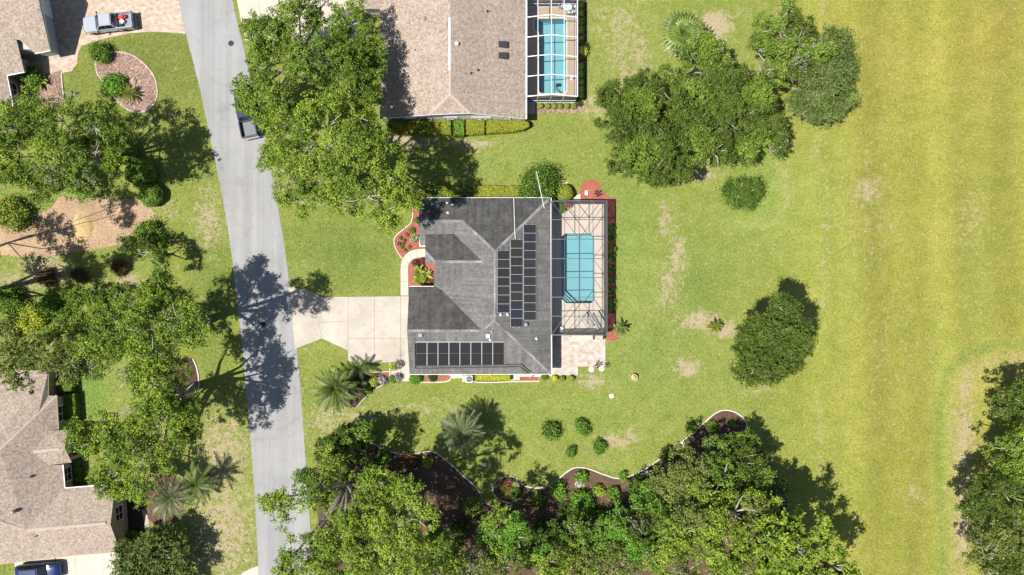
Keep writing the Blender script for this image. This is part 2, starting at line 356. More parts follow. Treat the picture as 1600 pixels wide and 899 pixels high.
def build_ground():
    st = .55; xs = np.arange(-66, 66.01, st); ys = np.arange(-40, 40.01, st); X, Y = np.meshgrid(xs, ys); ny, nx = X.shape
    px = X / S + 800; py = 449.5 - Y / S
    near = np.array((.190, .235, .046)); field = np.array((.232, .244, .043))
    t = sstep(1150, 1330, px + 25 * np.sin(py / 70.0))[..., None]
    col = near * (1 - t) + field * t
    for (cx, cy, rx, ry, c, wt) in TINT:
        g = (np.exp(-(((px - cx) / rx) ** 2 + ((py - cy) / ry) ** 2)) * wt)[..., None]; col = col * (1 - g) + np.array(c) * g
    stripe = 1 + (.075 * np.sin(px / 11.0 + .6 * np.sin(py / 130)) + .075 * np.sin(px / 29.0 + .8 * np.sin(py / 170) + 1)) * sstep(1230, 1300, px) + .03 * np.sin(py / 6.5) * sstep(560, 500, np.abs(px - 540) * 4 + np.abs(py - 400) * 2)
    col = col * stripe[..., None]
    dry = np.zeros_like(px)
    def dist(line):
        best = np.full(px.shape, 1e9); side = np.zeros(px.shape)
        for (ax, ay), (bx, by) in zip(line, line[1:]):
            ux, uy = bx - ax, by - ay; t_ = np.clip(((px - ax) * ux + (py - ay) * uy) / (ux * ux + uy * uy), 0, 1)
            dd = np.hypot(px - ax - t_ * ux, py - ay - t_ * uy); k = dd < best; best = np.where(k, dd, best); side = np.where(k, ux * (py - ay) - uy * (px - ax), side)
        return best * np.sign(side)
    # mower's turn on the far field and the edge of the old green
    e = dist([tuple(p) for p in smooth_line([(1484, 930), (1480, 800), (1477, 700), (1480, 630), (1492, 588), (1520, 562), (1560, 550), (1640, 540)], 6)])
    g = (np.exp(-((e + 10) / 8) ** 2) * .75)[..., None]; col = col * (1 - g) + np.array((.150, .225, .036)) * g
    g = (np.exp(-((e - 16) / 22) ** 2) * .45)[..., None]; col = col * (1 - g) + np.array((.31, .29, .085)) * g; dry = np.maximum(dry, .14 * np.exp(-((e - 14) / 10) ** 2))
    e = dist([tuple(p) for p in smooth_line([(1150, 345), (1200, 352), (1228, 320), (1232, 285), (1215, 252)], 6)])
    g = (np.exp(-(e / 5) ** 2) * .5)[..., None]; col = col * (1 - g) + np.array((.30, .32, .09)) * g
    for x_, wd_, a_ in ((1284, 5, .16), (1300, 8, -.0), (1336, 9, .05), (1372, 6, .05), (1468, 8, .06)):
        dry = np.maximum(dry, a_ * np.exp(-((px - x_ - 4 * np.sin(py / 60)) / wd_) ** 2) * (.6 + .4 * np.sin(py / 37.0 + x_)))
    for (cx, cy, rx, ry, a) in DRY: dry = np.maximum(dry, 1.15 * a * np.exp(-(((px - cx) / rx) ** 2 + ((py - cy) / ry) ** 2) ** 1.2))
    hole = np.zeros((ny - 1, nx - 1), bool)
    for pl in (POOL1, POOL2):
        pts = [P(a, b) for a, b in pl]; x0 = min(p.x for p in pts); x1 = max(p.x for p in pts); y0 = min(p.y for p in pts); y1 = max(p.y for p in pts)
        hole |= (X[:-1, 1:] > x0) & (X[:-1, :-1] < x1) & (Y[1:, :-1] > y0) & (Y[:-1, :-1] < y1)
    idx = np.arange(ny * nx).reshape(ny, nx)
    q = np.stack([idx[:-1, :-1], idx[:-1, 1:], idx[1:, 1:], idx[1:, :-1]], -1)[~hole]
    V = np.stack([X, Y, np.zeros_like(X)], -1).reshape(-1, 3); B = 900.0
    n = len(V); V = np.vstack([V, [(-B, -B, 0), (B, -B, 0), (B, B, 0), (-B, B, 0)]])
    outer = [(n, n + 1, idx[0, -1], idx[0, 0]), (n + 1, n + 2, idx[-1, -1], idx[0, -1]), (n + 2, n + 3, idx[-1, 0], idx[-1, -1]), (n + 3, n, idx[0, 0], idx[-1, 0])]
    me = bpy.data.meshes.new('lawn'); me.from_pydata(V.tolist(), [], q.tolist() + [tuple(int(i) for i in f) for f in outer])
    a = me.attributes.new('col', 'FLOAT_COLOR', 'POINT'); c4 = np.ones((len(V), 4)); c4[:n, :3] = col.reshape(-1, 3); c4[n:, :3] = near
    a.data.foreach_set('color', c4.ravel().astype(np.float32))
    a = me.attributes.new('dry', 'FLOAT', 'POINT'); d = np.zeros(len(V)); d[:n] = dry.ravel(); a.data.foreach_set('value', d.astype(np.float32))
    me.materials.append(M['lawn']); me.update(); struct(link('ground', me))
build_ground()

# ------------------------------------------------------------------ road and paved ground
LE = smooth_line([(40, -1400), (180, -500), (264, -60), (277, 0), (296, 75), (310, 130), (330, 222), (345, 295), (358, 370), (367, 440), (377, 530), (386, 622), (397, 760), (404, 899), (408, 980), (418, 1500), (425, 2600)], 4)
RE = smooth_line([(128, -1400), (266, -500), (347, -60), (363, 0), (385, 95), (410, 200), (426, 280), (441, 362), (453, 450), (463, 540), (471, 625), (479, 740), (485, 830), (489, 899), (493, 980), (503, 1500), (510, 2600)], 4)
_rg = random.Random(12)
def ragged(l):   # grass creeps over the asphalt's edge
    out = []
    for a, b in zip(l, l[1:]):
        n = max(1, min(40, int((b - a).length / 2.5)))
        for k in range(n): q = a.lerp(b, k / n); out.append((q.x + _rg.uniform(-.9, .9) * _rg.random(), q.y))
    return out + [tuple(l[-1])]
struct(sheet('road', ragged(LE) + ragged(list(reversed(RE))), M['road'], .016))
def slab_ground(name, polys, mat, z=.03, edge=None):
    """a paved ground made of separate slabs with open joints"""
    r = bpy.data.objects.new(name, None); COL.objects.link(r); r['kind'] = 'structure'
    c = P(*polys[0][0]); r.location = (c.x, c.y, 0)
    for pl in polys:
        w_ = [P(a, b) for a, b in pl]; q = inset(w_, .014)
        MB().prism([(p.x, p.y) for p in q], -.15, z).out('slab', mat, r, True); BARE.append([(p.x, p.y) for p in w_])
    return r
slab_ground('driveway', [[(451, 447), (489, 457), (503, 529), (461, 545.5)], [(489, 457), (503, 464), (544, 464), (544, 502), (498, 504)], [(498, 504), (544, 502), (544, 548), (503, 529)],
                         [(544, 464), (585, 463.5), (585, 529), (544, 529)], [(585, 463.5), (626, 463), (626, 529), (585, 529)], [(544, 529), (585, 529), (585, 567), (544, 565)], [(585, 529), (626, 529), (626, 566), (585, 567)],
                         [(626, 463), (641, 463), (641, 529), (626, 529)], [(626, 529), (641, 529), (641, 566), (626, 566)], [(626, 566), (641, 566), (641, 596), (626, 596)], [(611, 567), (626, 567), (626, 596), (611, 592)]], M['concrete'], .04)
def walk(): # curved front walk, slab by slab
    out = [(626, 462), (626, 440), (626, 418), (629, 405), (637, 395), (650, 390), (668, 389)]
    inn = [(638, 462), (638, 440), (638, 418), (640, 411), (645, 406), (653, 403), (668, 402)]
    o = smooth_line(out, 4); i = smooth_line(inn, 4); polys = []
    for k in range(0, len(o) - 1, 4): polys.append([tuple(p) for p in o[k:k + 5]] + [tuple(p) for p in reversed(i[k:k + 5])])
    slab_ground('front_walk', polys, M['cream'], .05)
walk()
slab_ground('neighbour_driveway', [[(364, -30), (402, -30), (409, 62), (383, 64)], [(402, -30), (475, -30), (475, 66), (409, 62)], [(475, -30), (562, -30), (562, 66), (475, 66)]], M['cream'], .04)
struct(sheet('paver_driveway', [(70, -60), (262, -60), (279, 0), (290, 53), (262, 51), (236, 50), (205, 52), (170, 59), (145, 66), (128, 72), (122, 84), (121, 100), (112, 112), (101, 113), (97, 118), (60, 125), (20, 125), (40, 60)], M['drivepaver'], .03))
struct(sheet('porch_slab', [(12, 145), (62, 150), (58, 168), (12, 170)], M['concrete'], .05))
slab_ground('lower_driveway', [[(23, 878), (118, 868), (118, 980), (23, 980)], [(118, 868), (161, 864), (161, 980), (118, 980)], [(161, 864), (200, 860), (185, 980), (161, 980)]], M['cream'], .04)
struct(sheet('driveway_apron', [(403.5, 884), (382, 893), (370, 905), (370, 960), (407, 960)], M['cream'], .03))
struct(sheet('patio', [(862, 523), (946, 523), (946, 573), (903, 573), (903, 586.5), (862, 586.5)], M['paver'], .05))
struct(sheet('patio_mat', [(893, 523.6), (926, 523.6), (926, 531), (908, 531), (908, 534), (893, 534)], M['cream'], .062, thick=.008))
struct(sheet('side_pad', [(722, 587), (744, 587), (744, 597), (722, 597)], M['cream'], .06))
struct(sheet('side_walk', [(700, 585), (722, 585), (722, 591), (706, 591.5)], M['cream'], .045))
struct(sheet('side_walk', [(797, 584), (862, 584), (862, 588), (843, 588.5), (843, 593.5), (797, 594.5)], M['cream'], .045))
struct(sheet('corner_pad', [(878, 286), (887, 284), (887, 293), (880, 297)], M['cream'], .05))
struct(sheet('corner_pad', [(890, 310), (907, 303), (907, 316), (890, 316)], M['cream'], .05))
struct(sheet('equipment_pad', [(823, 160), (836, 160), (836, 178), (823, 178)], M['concrete'], .05))
struct(sheet('gutter_strip', [(222, 797), (229, 796), (238, 840), (231, 843)], M['concrete'], .04))

# manhole covers
for i, (a, b, lab) in enumerate(((361, 68, 'dark round manhole cover in the road near the upper driveway'), (410.5, 507, 'dark round manhole cover in the road beside the main driveway'))):
    r = thing('manhole_cover', lab, 'manhole cover', P(a, b, .016), 0, 'manhole covers in the road')
    MB().lathe([(.34, -.03), (.34, .012), (.30, .014)], 20).out('rim', M['darkmetal'], r)
    MB().lathe([(.29, -.03), (.29, .018), (.27, .022), (.05, .022)], 20).out('lid', M['black'], r)

# ------------------------------------------------------------------ planting beds
def bed(name, pts, mat, z=.035, sm=5):
    rng = random.Random(len(pts) * 7 + int(pts[0][0])); l = smooth_line(pts, sm * 3, True)
    l = [(p.x + rng.uniform(-1, 1) * .9, p.y + rng.uniform(-1, 1) * .9) for p in l]
    return struct(sheet(name, l, mat, z))
def curb(label, pts, closed=False, wd=.13, ht=.12, mat=None, sm=6, cat='edging', name='bed_edging', group=None):
    l = smooth_line(pts, sm, closed); w3 = [P(p.x, p.y, 0) for p in l]; n = len(w3); V = []; F = []
    for i, p in enumerate(w3):
        a = w3[i - 1] if (closed or i) else w3[0]; b = w3[(i + 1) % n] if (closed or i < n - 1) else w3[-1]
        d = (b - a).normalized(); r = Vector((-d.y, d.x, 0)) * wd / 2
        V += [p - r + Vector((0, 0, -.05)), p - r + Vector((0, 0, ht * .8)), p - r * .5 + Vector((0, 0, ht)), p + r * .5 + Vector((0, 0, ht)), p + r + Vector((0, 0, ht * .8)), p + r + Vector((0, 0, -.05))]
    for i in range(n if closed else n - 1):
        j = (i + 1) % n
        for k in range(5): F.append((i * 6 + k, i * 6 + k + 1, j * 6 + k + 1, j * 6 + k))
    if not closed: F += [tuple(range(6)), tuple((n - 1) * 6 + k for k in range(5, -1, -1))]
    o = mesh(name, V, F, mat or M['curb'], smooth=False); recenter(o); return tag(o, label, cat, group)
def stones(label, pts, closed, size, seed, name='stone_edging', mat=None):
    """an edging of separate stones laid along a line"""
    rng = random.Random(seed); l = smooth_line(pts, 10, closed); w3 = [P(p.x, p.y, 0) for p in l]
    if closed: w3.append(w3[0])
    r = thing(name, label, 'edging', w3[0]); run = 0; nxt = 0
    proto = []
    for k in range(3):
        m = MB().box(-.5, .5, -.5, .5, -.2, .5); o = bevel(m.out('stone', mat or M['stone'], r), .16, 1); proto.append(o)
    first = [True] * 3
    for a, b in zip(w3, w3[1:]):
        d = b - a; L = d.length
        while nxt <= run + L:
            p = a + d * ((nxt - run) / L); k = rng.randrange(3)
            if first[k]: o = proto[k]; first[k] = False
            else: o = proto[k].copy(); COL.objects.link(o); o.parent = r
            s_ = size * rng.uniform(.85, 1.15); o.location = p - Vector(r.location); o.rotation_euler = (0, 0, math.atan2(d.y, d.x) + rng.uniform(-.15, .15))
            o.scale = (s_ * .96, s_ * rng.uniform(.5, .7), s_ * rng.uniform(.45, .65)); nxt += size * 1.0
        run += L
    return r
OVAL = [(150, 97), (158, 86), (173, 81.5), (200, 84), (222, 97), (240, 118), (246, 140), (243, 158), (230, 172), (213, 175.5), (196, 169), (182, 156), (165, 133), (153, 116)]
bed('mulch_bed', OVAL, M['pinkmulch'], .05)
stones('pale stone edging around the oval bark bed on the front lawn', OVAL, True, .34, 3)
bed('mulch_bed', [(-60, 395), (0, 398), (40, 402), (95, 398), (150, 390), (200, 378), (236, 362), (243, 340), (232, 322), (210, 312), (165, 311), (120, 310), (95, 308), (80, 325), (62, 333), (40, 340), (0, 350), (-60, 350)], M['straw'], .04)
def mound(name, px, py, rx, ry, ht, mat, label, cat, rz=0):
    rng = random.Random(5); V = [(0, 0, ht)]; F = []; n = 26; R = 6
    for j in range(1, R + 1):
        for k in range(n):
            t = 2 * math.pi * k / n; f = j / R; w_ = 1 + .10 * math.sin(3 * t + 1) + .05 * math.sin(7 * t)
            V.append((rx * f * w_ * math.cos(t), ry * f * w_ * math.sin(t), ht * (1 - f * f) * rng.uniform(.8, 1.1) + (-.03 if j == R else .03)))
    for k in range(n): F.append((0, 1 + k, 1 + (k + 1) % n))
    for j in range(R - 1):
        for k in range(n):
            a = 1 + j * n + k; b = 1 + j * n + (k + 1) % n; F.append((a, a + n, b + n, b))
    o = mesh(name, V, F, mat, smooth=True); o.location = P(px, py, .04); o.rotation_euler.z = rz; return tag(o, label, cat)
mound('straw_pile', 128.5, 358, 1.25, 2.0, .45, M['hay'], 'golden heap of loose straw on the tan mulch bed', 'straw pile')
mound('straw_pile', 226, 355, .8, .8, .2, M['hay'], 'small pale heap of mulch at the east tip of the tan bed', 'mulch pile')
bed('mulch_bed', [(90, 112), (97, 113), (99, 140), (101, 165), (60, 175), (35, 160), (30, 125), (60, 118)], M['pinkmulch'], .045)
curb('thin white edging beside the bed at the upper left house', [(97, 114), (98, 135), (101, 156)], wd=.12)
# main house beds
FB = [(656, 300), (648, 300), (645, 318), (645, 338), (641, 350), (630, 359), (619, 369), (616, 379), (620, 391), (629, 405), (637, 394), (650, 389), (668, 388), (668, 300)]
struct(sheet('mulch_bed', FB, M['redmulch'], .045))
curb('white curved edging around the red mulch bed by the front walk', [(648, 300), (645, 318), (645, 338), (641, 350), (630, 359), (619, 369), (616, 379), (620, 391), (629, 405)], wd=.12)
struct(sheet('mulch_bed', [(638, 449), (638, 418), (640, 411), (645, 406), (653, 403), (668, 402), (680, 402), (680, 449)], M['redmulch'], .04))
for (pl, nm) in (([(655, 589), (704, 588), (704, 593), (690, 595), (662, 595.5), (652, 596)], 0), ([(812, 589), (842, 589), (842, 594), (812, 594.5)], 0)):
    struct(sheet('mulch_bed', pl, M['redmulch'], .06))
struct(sheet('mulch_bed', [(741, 586), (798, 586), (798, 596), (741, 597)], M['brownmulch'], .04))
curb('cream edging along the red mulch strip beside the driveway', [(652, 597.5), (690, 597), (702, 594.5), (705, 590)], wd=.14)
curb('cream edging under the clipped yellow hedge', [(744, 597.5), (770, 597.5), (799, 596.5), (843, 595.5)], wd=.14)
bed('mulch_bed', [(908, 316), (906, 300), (910, 288), (922, 281), (935, 285), (940, 297), (953, 309), (963, 313), (964, 316)], M['redmulch'], .045, 4)
struct(sheet('mulch_bed', [(943, 313.6), (962, 312.5), (962.5, 420), (963, 523), (966, 531), (958, 533), (944, 531)], M['redmulch'], .04))
LB = [(546, 583.5), (565, 582), (590, 581.5), (609, 580.5), (609, 590), (604, 598), (592, 604), (581, 612), (568, 624), (557, 637), (540, 636), (530, 615)]
struct(sheet('mulch_bed', LB, M['darkmulch'], .04))
struct(sheet('mulch_bed', [(594, 582), (609, 581), (609, 589), (600, 591)], M['redmulch'], .045))
curb('thin grey edging north of the front palm bed', [(552, 583.5), (565, 582), (585, 581.5), (608.5, 580.5)], wd=.10)
curb('thin grey curving edging south of the front palm bed', [(606, 598), (594, 603.5), (581, 612), (568, 624), (557, 637)], wd=.10)
curb('short white edging beside the driveway flower plants', [(609.5, 567), (609.5, 580), (609.5, 592)], wd=.14)
E1 = [(556, 679), (573, 687), (599.5, 701.5), (626, 709.7), (652, 708.5), (676, 705.7), (699, 721), (732.5, 751), (747.5, 766), (756, 783), (769, 791)]
E2 = [(817.5, 759), (840, 762.5), (862.5, 756), (885, 738), (900, 730.6), (919, 732.5), (945, 742), (967.5, 747.5), (994, 740), (1020, 725), (1057.5, 697), (1091, 669), (1117.5, 646), (1136, 641), (1155, 648), (1166, 661), (1164, 672.5)]
LOW = E1 + [(790, 770)] + E2 + [(1190, 700), (1230, 780), (1250, 980), (520, 980), (490, 760), (500, 690), (530, 672)]
l = smooth_line(E1, 4) + smooth_line(E2, 4) + [Vector(q) for q in LOW[-7:]]
struct(sheet('mulch_bed', [tuple(p) for p in l], M['brownmulch'], .04))
curb('white edging winding along the mulch bed west of the ring planter', E1, wd=.13)
curb('long white edging winding along the mulch bed east of the ring planter', E2, wd=.15)
RING = [(795 + 24.5 * math.cos(t * math.pi / 6), 764.5 + 19.5 * math.sin(t * math.pi / 6)) for t in range(12)]
bed('mulch_bed', RING, M['brownmulch'], .14, 3)
stones('raised ring of grey blocks around the round flower planter', RING, True, .36, 9, 'planter_ring', M['curb'])
# beds by the upper house
struct(sheet('mulch_bed', [(603, 186), (830, 186), (830, 200), (815, 205), (790, 208.5), (745, 211), (700, 212), (650, 210), (603, 209)], M['darkmulch'], .04))
struct(sheet('mulch_bed', [(902, -40), (916, -40), (916, 157), (902, 157)], M['darkmulch'], .04))
bed('mulch_bed', [(836, 160), (905, 159), (916, 158), (914, 168), (905, 176), (880, 177), (855, 177), (838, 177)], M['pinkmulch'], .045, 3)
struct(sheet('mulch_bed', [(90, 640), (118, 640), (118, 790), (90, 790)], M['darkmulch'], .035))
struct(sheet('mulch_bed', [(196, 770), (224, 770), (226, 845), (200, 850)], M['darkmulch'], .035))
bed('mulch_bed', [(226, 790), (236, 755), (262, 742), (285, 760), (285, 800), (262, 822), (238, 818)], M['brownmulch'], .04)
bed('mulch_bed', [(255, 560), (280, 562), (298, 560), (308, 580), (311, 600), (304, 620), (280, 630), (260, 600)], M['darkmulch'], .04)
curb('curved white edging around the tree bed by the road', [(302, 561), (308, 576), (311, 597), (308, 615), (301, 626)], wd=.15)

# ------------------------------------------------------------------ houses
def roof(parent, planes, mat, algae=()):
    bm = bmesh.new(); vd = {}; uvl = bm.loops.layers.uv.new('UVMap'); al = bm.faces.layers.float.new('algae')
    def V(q):
        k = (round(q[0], 2), round(q[1], 2), round(q[2], 2))
        if k not in vd: vd[k] = bm.verts.new(P(*q))
        return vd[k]
    for i, pl in enumerate(planes):
        f = bm.faces.new([V(q) for q in pl]); f.normal_update()
        if f.normal.z < 0: f.normal_flip()
        n = f.normal.copy(); s_ = (Vector((0, 0, 1)) - n * n.z).normalized(); u = s_.cross(n)
        for lp in f.loops: lp[uvl].uv = (lp.vert.co.dot(u) + 3.7 * i, lp.vert.co.dot(s_) + 1.3 * i)
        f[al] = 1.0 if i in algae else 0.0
    be = [e for e in bm.edges if len(e.link_faces) == 1]
    ex = bmesh.ops.extrude_edge_only(bm, edges=be)
    for v in [g for g in ex['geom'] if isinstance(g, bmesh.types.BMVert)]: v.co.z -= .14
    me = bpy.data.meshes.new('roof'); bm.to_mesh(me); bm.free(); me.materials.append(mat); return link('roof', me, parent, True)
def caps(ro, lines, mat, wd=.30):
    for a, b in lines:
        A = P(*a) + Vector((0, 0, .035)); B = P(*b) + Vector((0, 0, .035)); d = (B - A).normalized(); r = Vector((-d.y, d.x, 0)).normalized() * wd / 2; dn = Vector((0, 0, -.07))
        mesh('ridge_cap', [A - r + dn, A, A + r + dn, B - r + dn, B, B + r + dn], [(0, 1, 4, 3), (1, 2, 5, 4), (0, 3, 5, 2), (0, 2, 1), (3, 4, 5)], mat, ro, True)
def eaves(parent, segs, mat, name='gutter', w_=.14, h_=.16, dz=-.07):
    for a, b in segs:
        A = P(*a) + Vector((0, 0, dz)); B = P(*b) + Vector((0, 0, dz)); MB().bar(A, B, w_, h_).out(name, mat, parent, True)
def walls(parent, foot, mat, z=2.5):
    BARE.append([(p.x, p.y) for p in foot]); return MB().prism([(p.x, p.y) for p in foot], -.2, z).out('wall', mat, parent, True)
def soffit(parent, pts, mat, z=2.46):
    w3 = [P(p[0], p[1], 2.6) for p in pts]; w3 = inset(w3, .04); return MB().prism([(p.x, p.y) for p in w3], z - .03, z).out('soffit', mat, parent, True)
def gable(parent, a, b, apex, mat, th=.15, z0=2.4):
    """triangular wall between two eave corners (pixels at eave height) and an apex"""
    A = P(*a); B = P(*b); C = P(*apex); c2 = Vector((0, 0, 0)); d = (B - A).normalized(); n = Vector((d.y, -d.x, 0))
    return A, B, C
def window(parent, A, B, t, zc, w_, h_, out, door=False):
    """window (or door) on the wall A-B; out = outward side"""
    A = Vector((A[0], A[1], 0)); B = Vector((B[0], B[1], 0)); d = (B - A).normalized(); n = Vector(out).normalized(); n = (n - d * n.dot(d)).normalized()
    c = A + (B - A) * t + Vector((0, 0, zc)); z = Vector((0, 0, 1))
    def bx(cx, cz, ww, hh, y0, y1):
        q = [c + d * (cx + i * ww / 2) + z * (cz + j * hh / 2) for i, j in ((-1, -1), (1, -1), (1, 1), (-1, 1))]
        return MB().hexa([p + n * y0 for p in q], [p + n * y1 for p in q])
    nm = 'door' if door else 'window'
    f = MB()
    for (cx, cz, ww, hh) in ((0, h_ / 2, w_ + .1, .08), (0, -h_ / 2, w_ + .1, .08), (-w_ / 2, 0, .08, h_ - .08), (w_ / 2, 0, .08, h_ - .08)):
        m = bx(cx, cz, ww, hh, -.05, .05); f.add(m.v, m.f)
    o = f.out(nm, M['white'], parent, True)
    bx(0, 0, w_ - .06, h_ - .06, -.05, .012).out('door_leaf' if door else 'pane', M['white'] if door else M['glass'], o, True)
    if not door:
        bx(0, 0, .05, h_ - .1, -.02, .03).out('mullion', M['white'], o, True); bx(0, 0, w_ - .1, .05, -.02, .033).out('mullion', M['white'], o, True)
    return o
def wallseg(foot, i): return foot[i], foot[(i + 1) % len(foot)]
def vent(parent, px, py, h, kind='pipe', mat=None):
    p = P(px, py, h)
    if kind == 'pipe': m = MB().lathe([(.16, -.25), (.16, .02), (.055, .06), (.05, .38), (.03, .39)], 12, p)
    elif kind == 'dome': m = MB().lathe([(.20, -.2), (.20, .05), (.24, .10), (.22, .22), (.12, .30), (.02, .32)], 14, p)
    elif kind == 'box': m = MB().box(p.x - .22, p.x + .22, p.y - .2, p.y + .2, h - .3, h + .22)
    elif kind == 'sky': m = MB().box(p.x - .58, p.x + .58, p.y - .36, p.y + .36, h - .4, h + .16)
    return m.out({'pipe': 'vent_pipe', 'dome': 'roof_vent', 'box': 'roof_vent', 'sky': 'skylight'}[kind], mat or M['grey'], parent, True)
def plane3(a, b, c):
    a, b, c = P(*a), P(*b), P(*c); n = (b - a).cross(c - a); k = n.dot(a) / n.z; return (k, -n.x / n.z, -n.y / n.z)
def onp(px, py, pl, off=0.0):
    X = (px - 800) * S; Y = (449.5 - py) * S; a, b, c = pl; a += off
    g = b * X + c * Y; h = (a + g) / (1 + g / H); return P(px, py, h)

# main house, grey shingles
EV = 2.6
ft1px = [(656, 309), (860.5, 309), (861.5, 585), (640, 585.5), (639.3, 448), (678, 448), (678, 412.5), (664.5, 412.5), (664.5, 384.5), (656, 384.5)]
h1 = thing('house', 'house with dark grey shingle roof and black solar panels', 'house', P(760, 450))
NW, NE, SE, SW = (656, 309, EV), (860.5, 309, EV), (861.5, 585, EV), (640, 585.5, EV)
R1, R2, Q1, Q2 = (774, 393, 5.2), (773.5, 501, 5.2), (723, 345.5, 3.75), (753.5, 517, 4.7)
RW, GW, GN = (654, 345.5, 3.75), (636, 517, 4.7), (639.3, 448, EV)
V2, V3, V4, V5 = (690, 453, 2.8), (710.5, 452, 3.1), (709, 365.5, 3.1), (664.5, 366.5, 3.08)
X1, X2, X3 = (754, 409, 4.55), (680, 409, 4.5), (664.5, 393, 3.9)
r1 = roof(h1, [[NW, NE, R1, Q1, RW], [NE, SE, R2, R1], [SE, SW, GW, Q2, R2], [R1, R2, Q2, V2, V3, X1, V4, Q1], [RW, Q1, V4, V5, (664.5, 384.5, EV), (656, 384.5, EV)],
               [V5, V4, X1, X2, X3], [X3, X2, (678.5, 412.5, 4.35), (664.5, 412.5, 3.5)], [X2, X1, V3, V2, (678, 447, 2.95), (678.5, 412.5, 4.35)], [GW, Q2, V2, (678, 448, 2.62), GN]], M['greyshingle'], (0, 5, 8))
caps(r1, [(NE, R1), (R1, R2), (SE, R2), (R1, Q1), (Q1, RW), (R2, Q2), (Q2, GW), (X1, X2), (X2, X3)], M['greycap'])
f1 = inset(PP(ft1px, EV), .42)
walls(h1, f1, M['whitestucco']); soffit(h1, ft1px, M['white'])
eaves(h1, [(NE, SE)], M['lavwhite'], 'gutter', .18, .16); eaves(h1, [(GN, (678, 448, EV)), ((656, 384.5, EV), (664.5, 384.5, EV)), ((656, 345, EV + 1.05), (656, 384.5, EV))], M['lavwhite'], 'gutter', .12, .15)
eaves(h1, [(NW, NE), (SE, SW)], M['white'], 'fascia', .05, .16)
def tri(parent, a, b, apex, mat, th=.14):
    A, B, C = P(*a), P(*b), P(*apex); d = (B - A).normalized(); n = Vector((-d.y, d.x, 0)) * th
    MB().add([A, B, C, A + n, B + n, C + n], [(0, 1, 2), (5, 4, 3), (0, 3, 4, 1), (1, 4, 5, 2), (2, 5, 3, 0)]).out('gable_wall', mat, parent, True)
def gable_at(parent, fa, fb, z, apz, tt, mat, th=.14):
    A = Vector((fa[0], fa[1], z)); B = Vector((fb[0], fb[1], z)); C = A.lerp(B, tt); C.z = apz; d = (B - A).normalized(); n = Vector((-d.y, d.x, 0)) * th
    MB().add([A, B, C, A + n, B + n, C + n], [(0, 1, 2), (5, 4, 3), (0, 3, 4, 1), (1, 4, 5, 2), (2, 5, 3, 0)]).out('gable_wall', mat, parent, True)
gable_at(h1, f1[3], f1[4], 2.49, 4.35, .5, M['whitestucco']); gable_at(h1, f1[9], f1[0], 2.49, 3.4, .5, M['whitestucco'])
# front faces under the porch roof
for a, b, h_ in (((664.5, 367, 3.0), (664.5, 393, 3.8), 0), ((664.5, 393, 3.8), (664.5, 412.5, 3.4), 0)):
    A = P(*a); B = P(*b); MB().add([A, B, (B.x, B.y, 2.45), (A.x, A.y, 2.45), A + Vector((.1, 0, 0)), B + Vector((.1, 0, 0)), (B.x + .1, B.y, 2.45), (A.x + .1, A.y, 2.45)], [(0, 1, 2, 3), (7, 6, 5, 4), (0, 4, 5, 1), (2, 6, 7, 3)]).out('porch_fascia', M['white'], h1, True)
A, B = wallseg(f1, 3); gd = window(h1, A, B, .5, 1.08, 4.9, 2.1, (-1, 0, 0), True); gd.name = 'garage_door'
A, B = wallseg(f1, 7); window(h1, A, B, .5, 1.1, 1.1, 2.1, (-1, 0, 0), True)
A, B = wallseg(f1, 9); window(h1, A, B, .5, 1.4, 1.6, 1.3, (-1, 0, 0))
for t in (.25, .7): A, B = wallseg(f1, 0); window(h1, A, B, t, 1.4, 1.4, 1.2, (0, 1, 0))
for t in (.12, .45, .8): A, B = wallseg(f1, 1); window(h1, A, B, t, 1.15, 2.2, 2.0, (1, 0, 0))
for t in (.3, .62): A, B = wallseg(f1, 2); window(h1, A, B, t, 1.4, 1.3, 1.1, (0, -1, 0))
PE = plane3(NE, SE, R2); PS = plane3(SE, SW, GW); PN = plane3(NW, NE, R1); PWm = plane3(R1, R2, X1)
for (px, py, pl, k, m_) in ((762.5, 525.5, PS, 'box', 'white'), (766, 531, PS, 'pipe', 'pvc'), (768.5, 518, PS, 'pipe', 'grey'), (657, 524, PS, 'box', 'grey'), (822, 507.5, PE, 'dome', 'grey'), (838, 529.5, PE, 'pipe', 'pvc'), (699, 317, PN, 'pipe', 'pvc'), (706.5, 320, PN, 'pipe', 'pvc'), (700, 333, PN, 'pipe', 'pvc'), (782, 492, PE, 'pipe', 'pvc'), (793, 492, PE, 'pipe', 'pvc')):
    q = onp(px, py, pl); vent(h1, px, py, q.z, k, M[m_])

# solar panels on the east slope
def cellmat():
    m, n, b = NT('solar_cells'); uv = mapping(n, (1, 1, 1), out='UV')
    t = n.nodes.new('ShaderNodeTexBrick'); t.offset = 0; n.links.new(uv, t.inputs['Vector']); t.inputs['Scale'].default_value = 1
    t.inputs['Brick Width'].default_value = 1 / 10; t.inputs['Row Height'].default_value = 1 / 6; t.inputs['Mortar Size'].default_value = .006
    oi = n.nodes.new('ShaderNodeObjectInfo'); c = ramp(n, oi.outputs['Random'], [(0, (.018, .017, .016)), (.6, (.026, .024, .021)), (.75, (.016, .018, .03)), (1, (.018, .021, .036))])
    n.links.new(c, t.inputs['Color1']); n.links.new(c, t.inputs['Color2']); t.inputs['Mortar'].default_value = (.10, .10, .105, 1)
    n.links.new(t.outputs[0], b.inputs['Base Color']); b.inputs['Roughness'].default_value = .3; b.inputs['Specular IOR Level'].default_value = .25; return m
M['cells'] = cellmat()
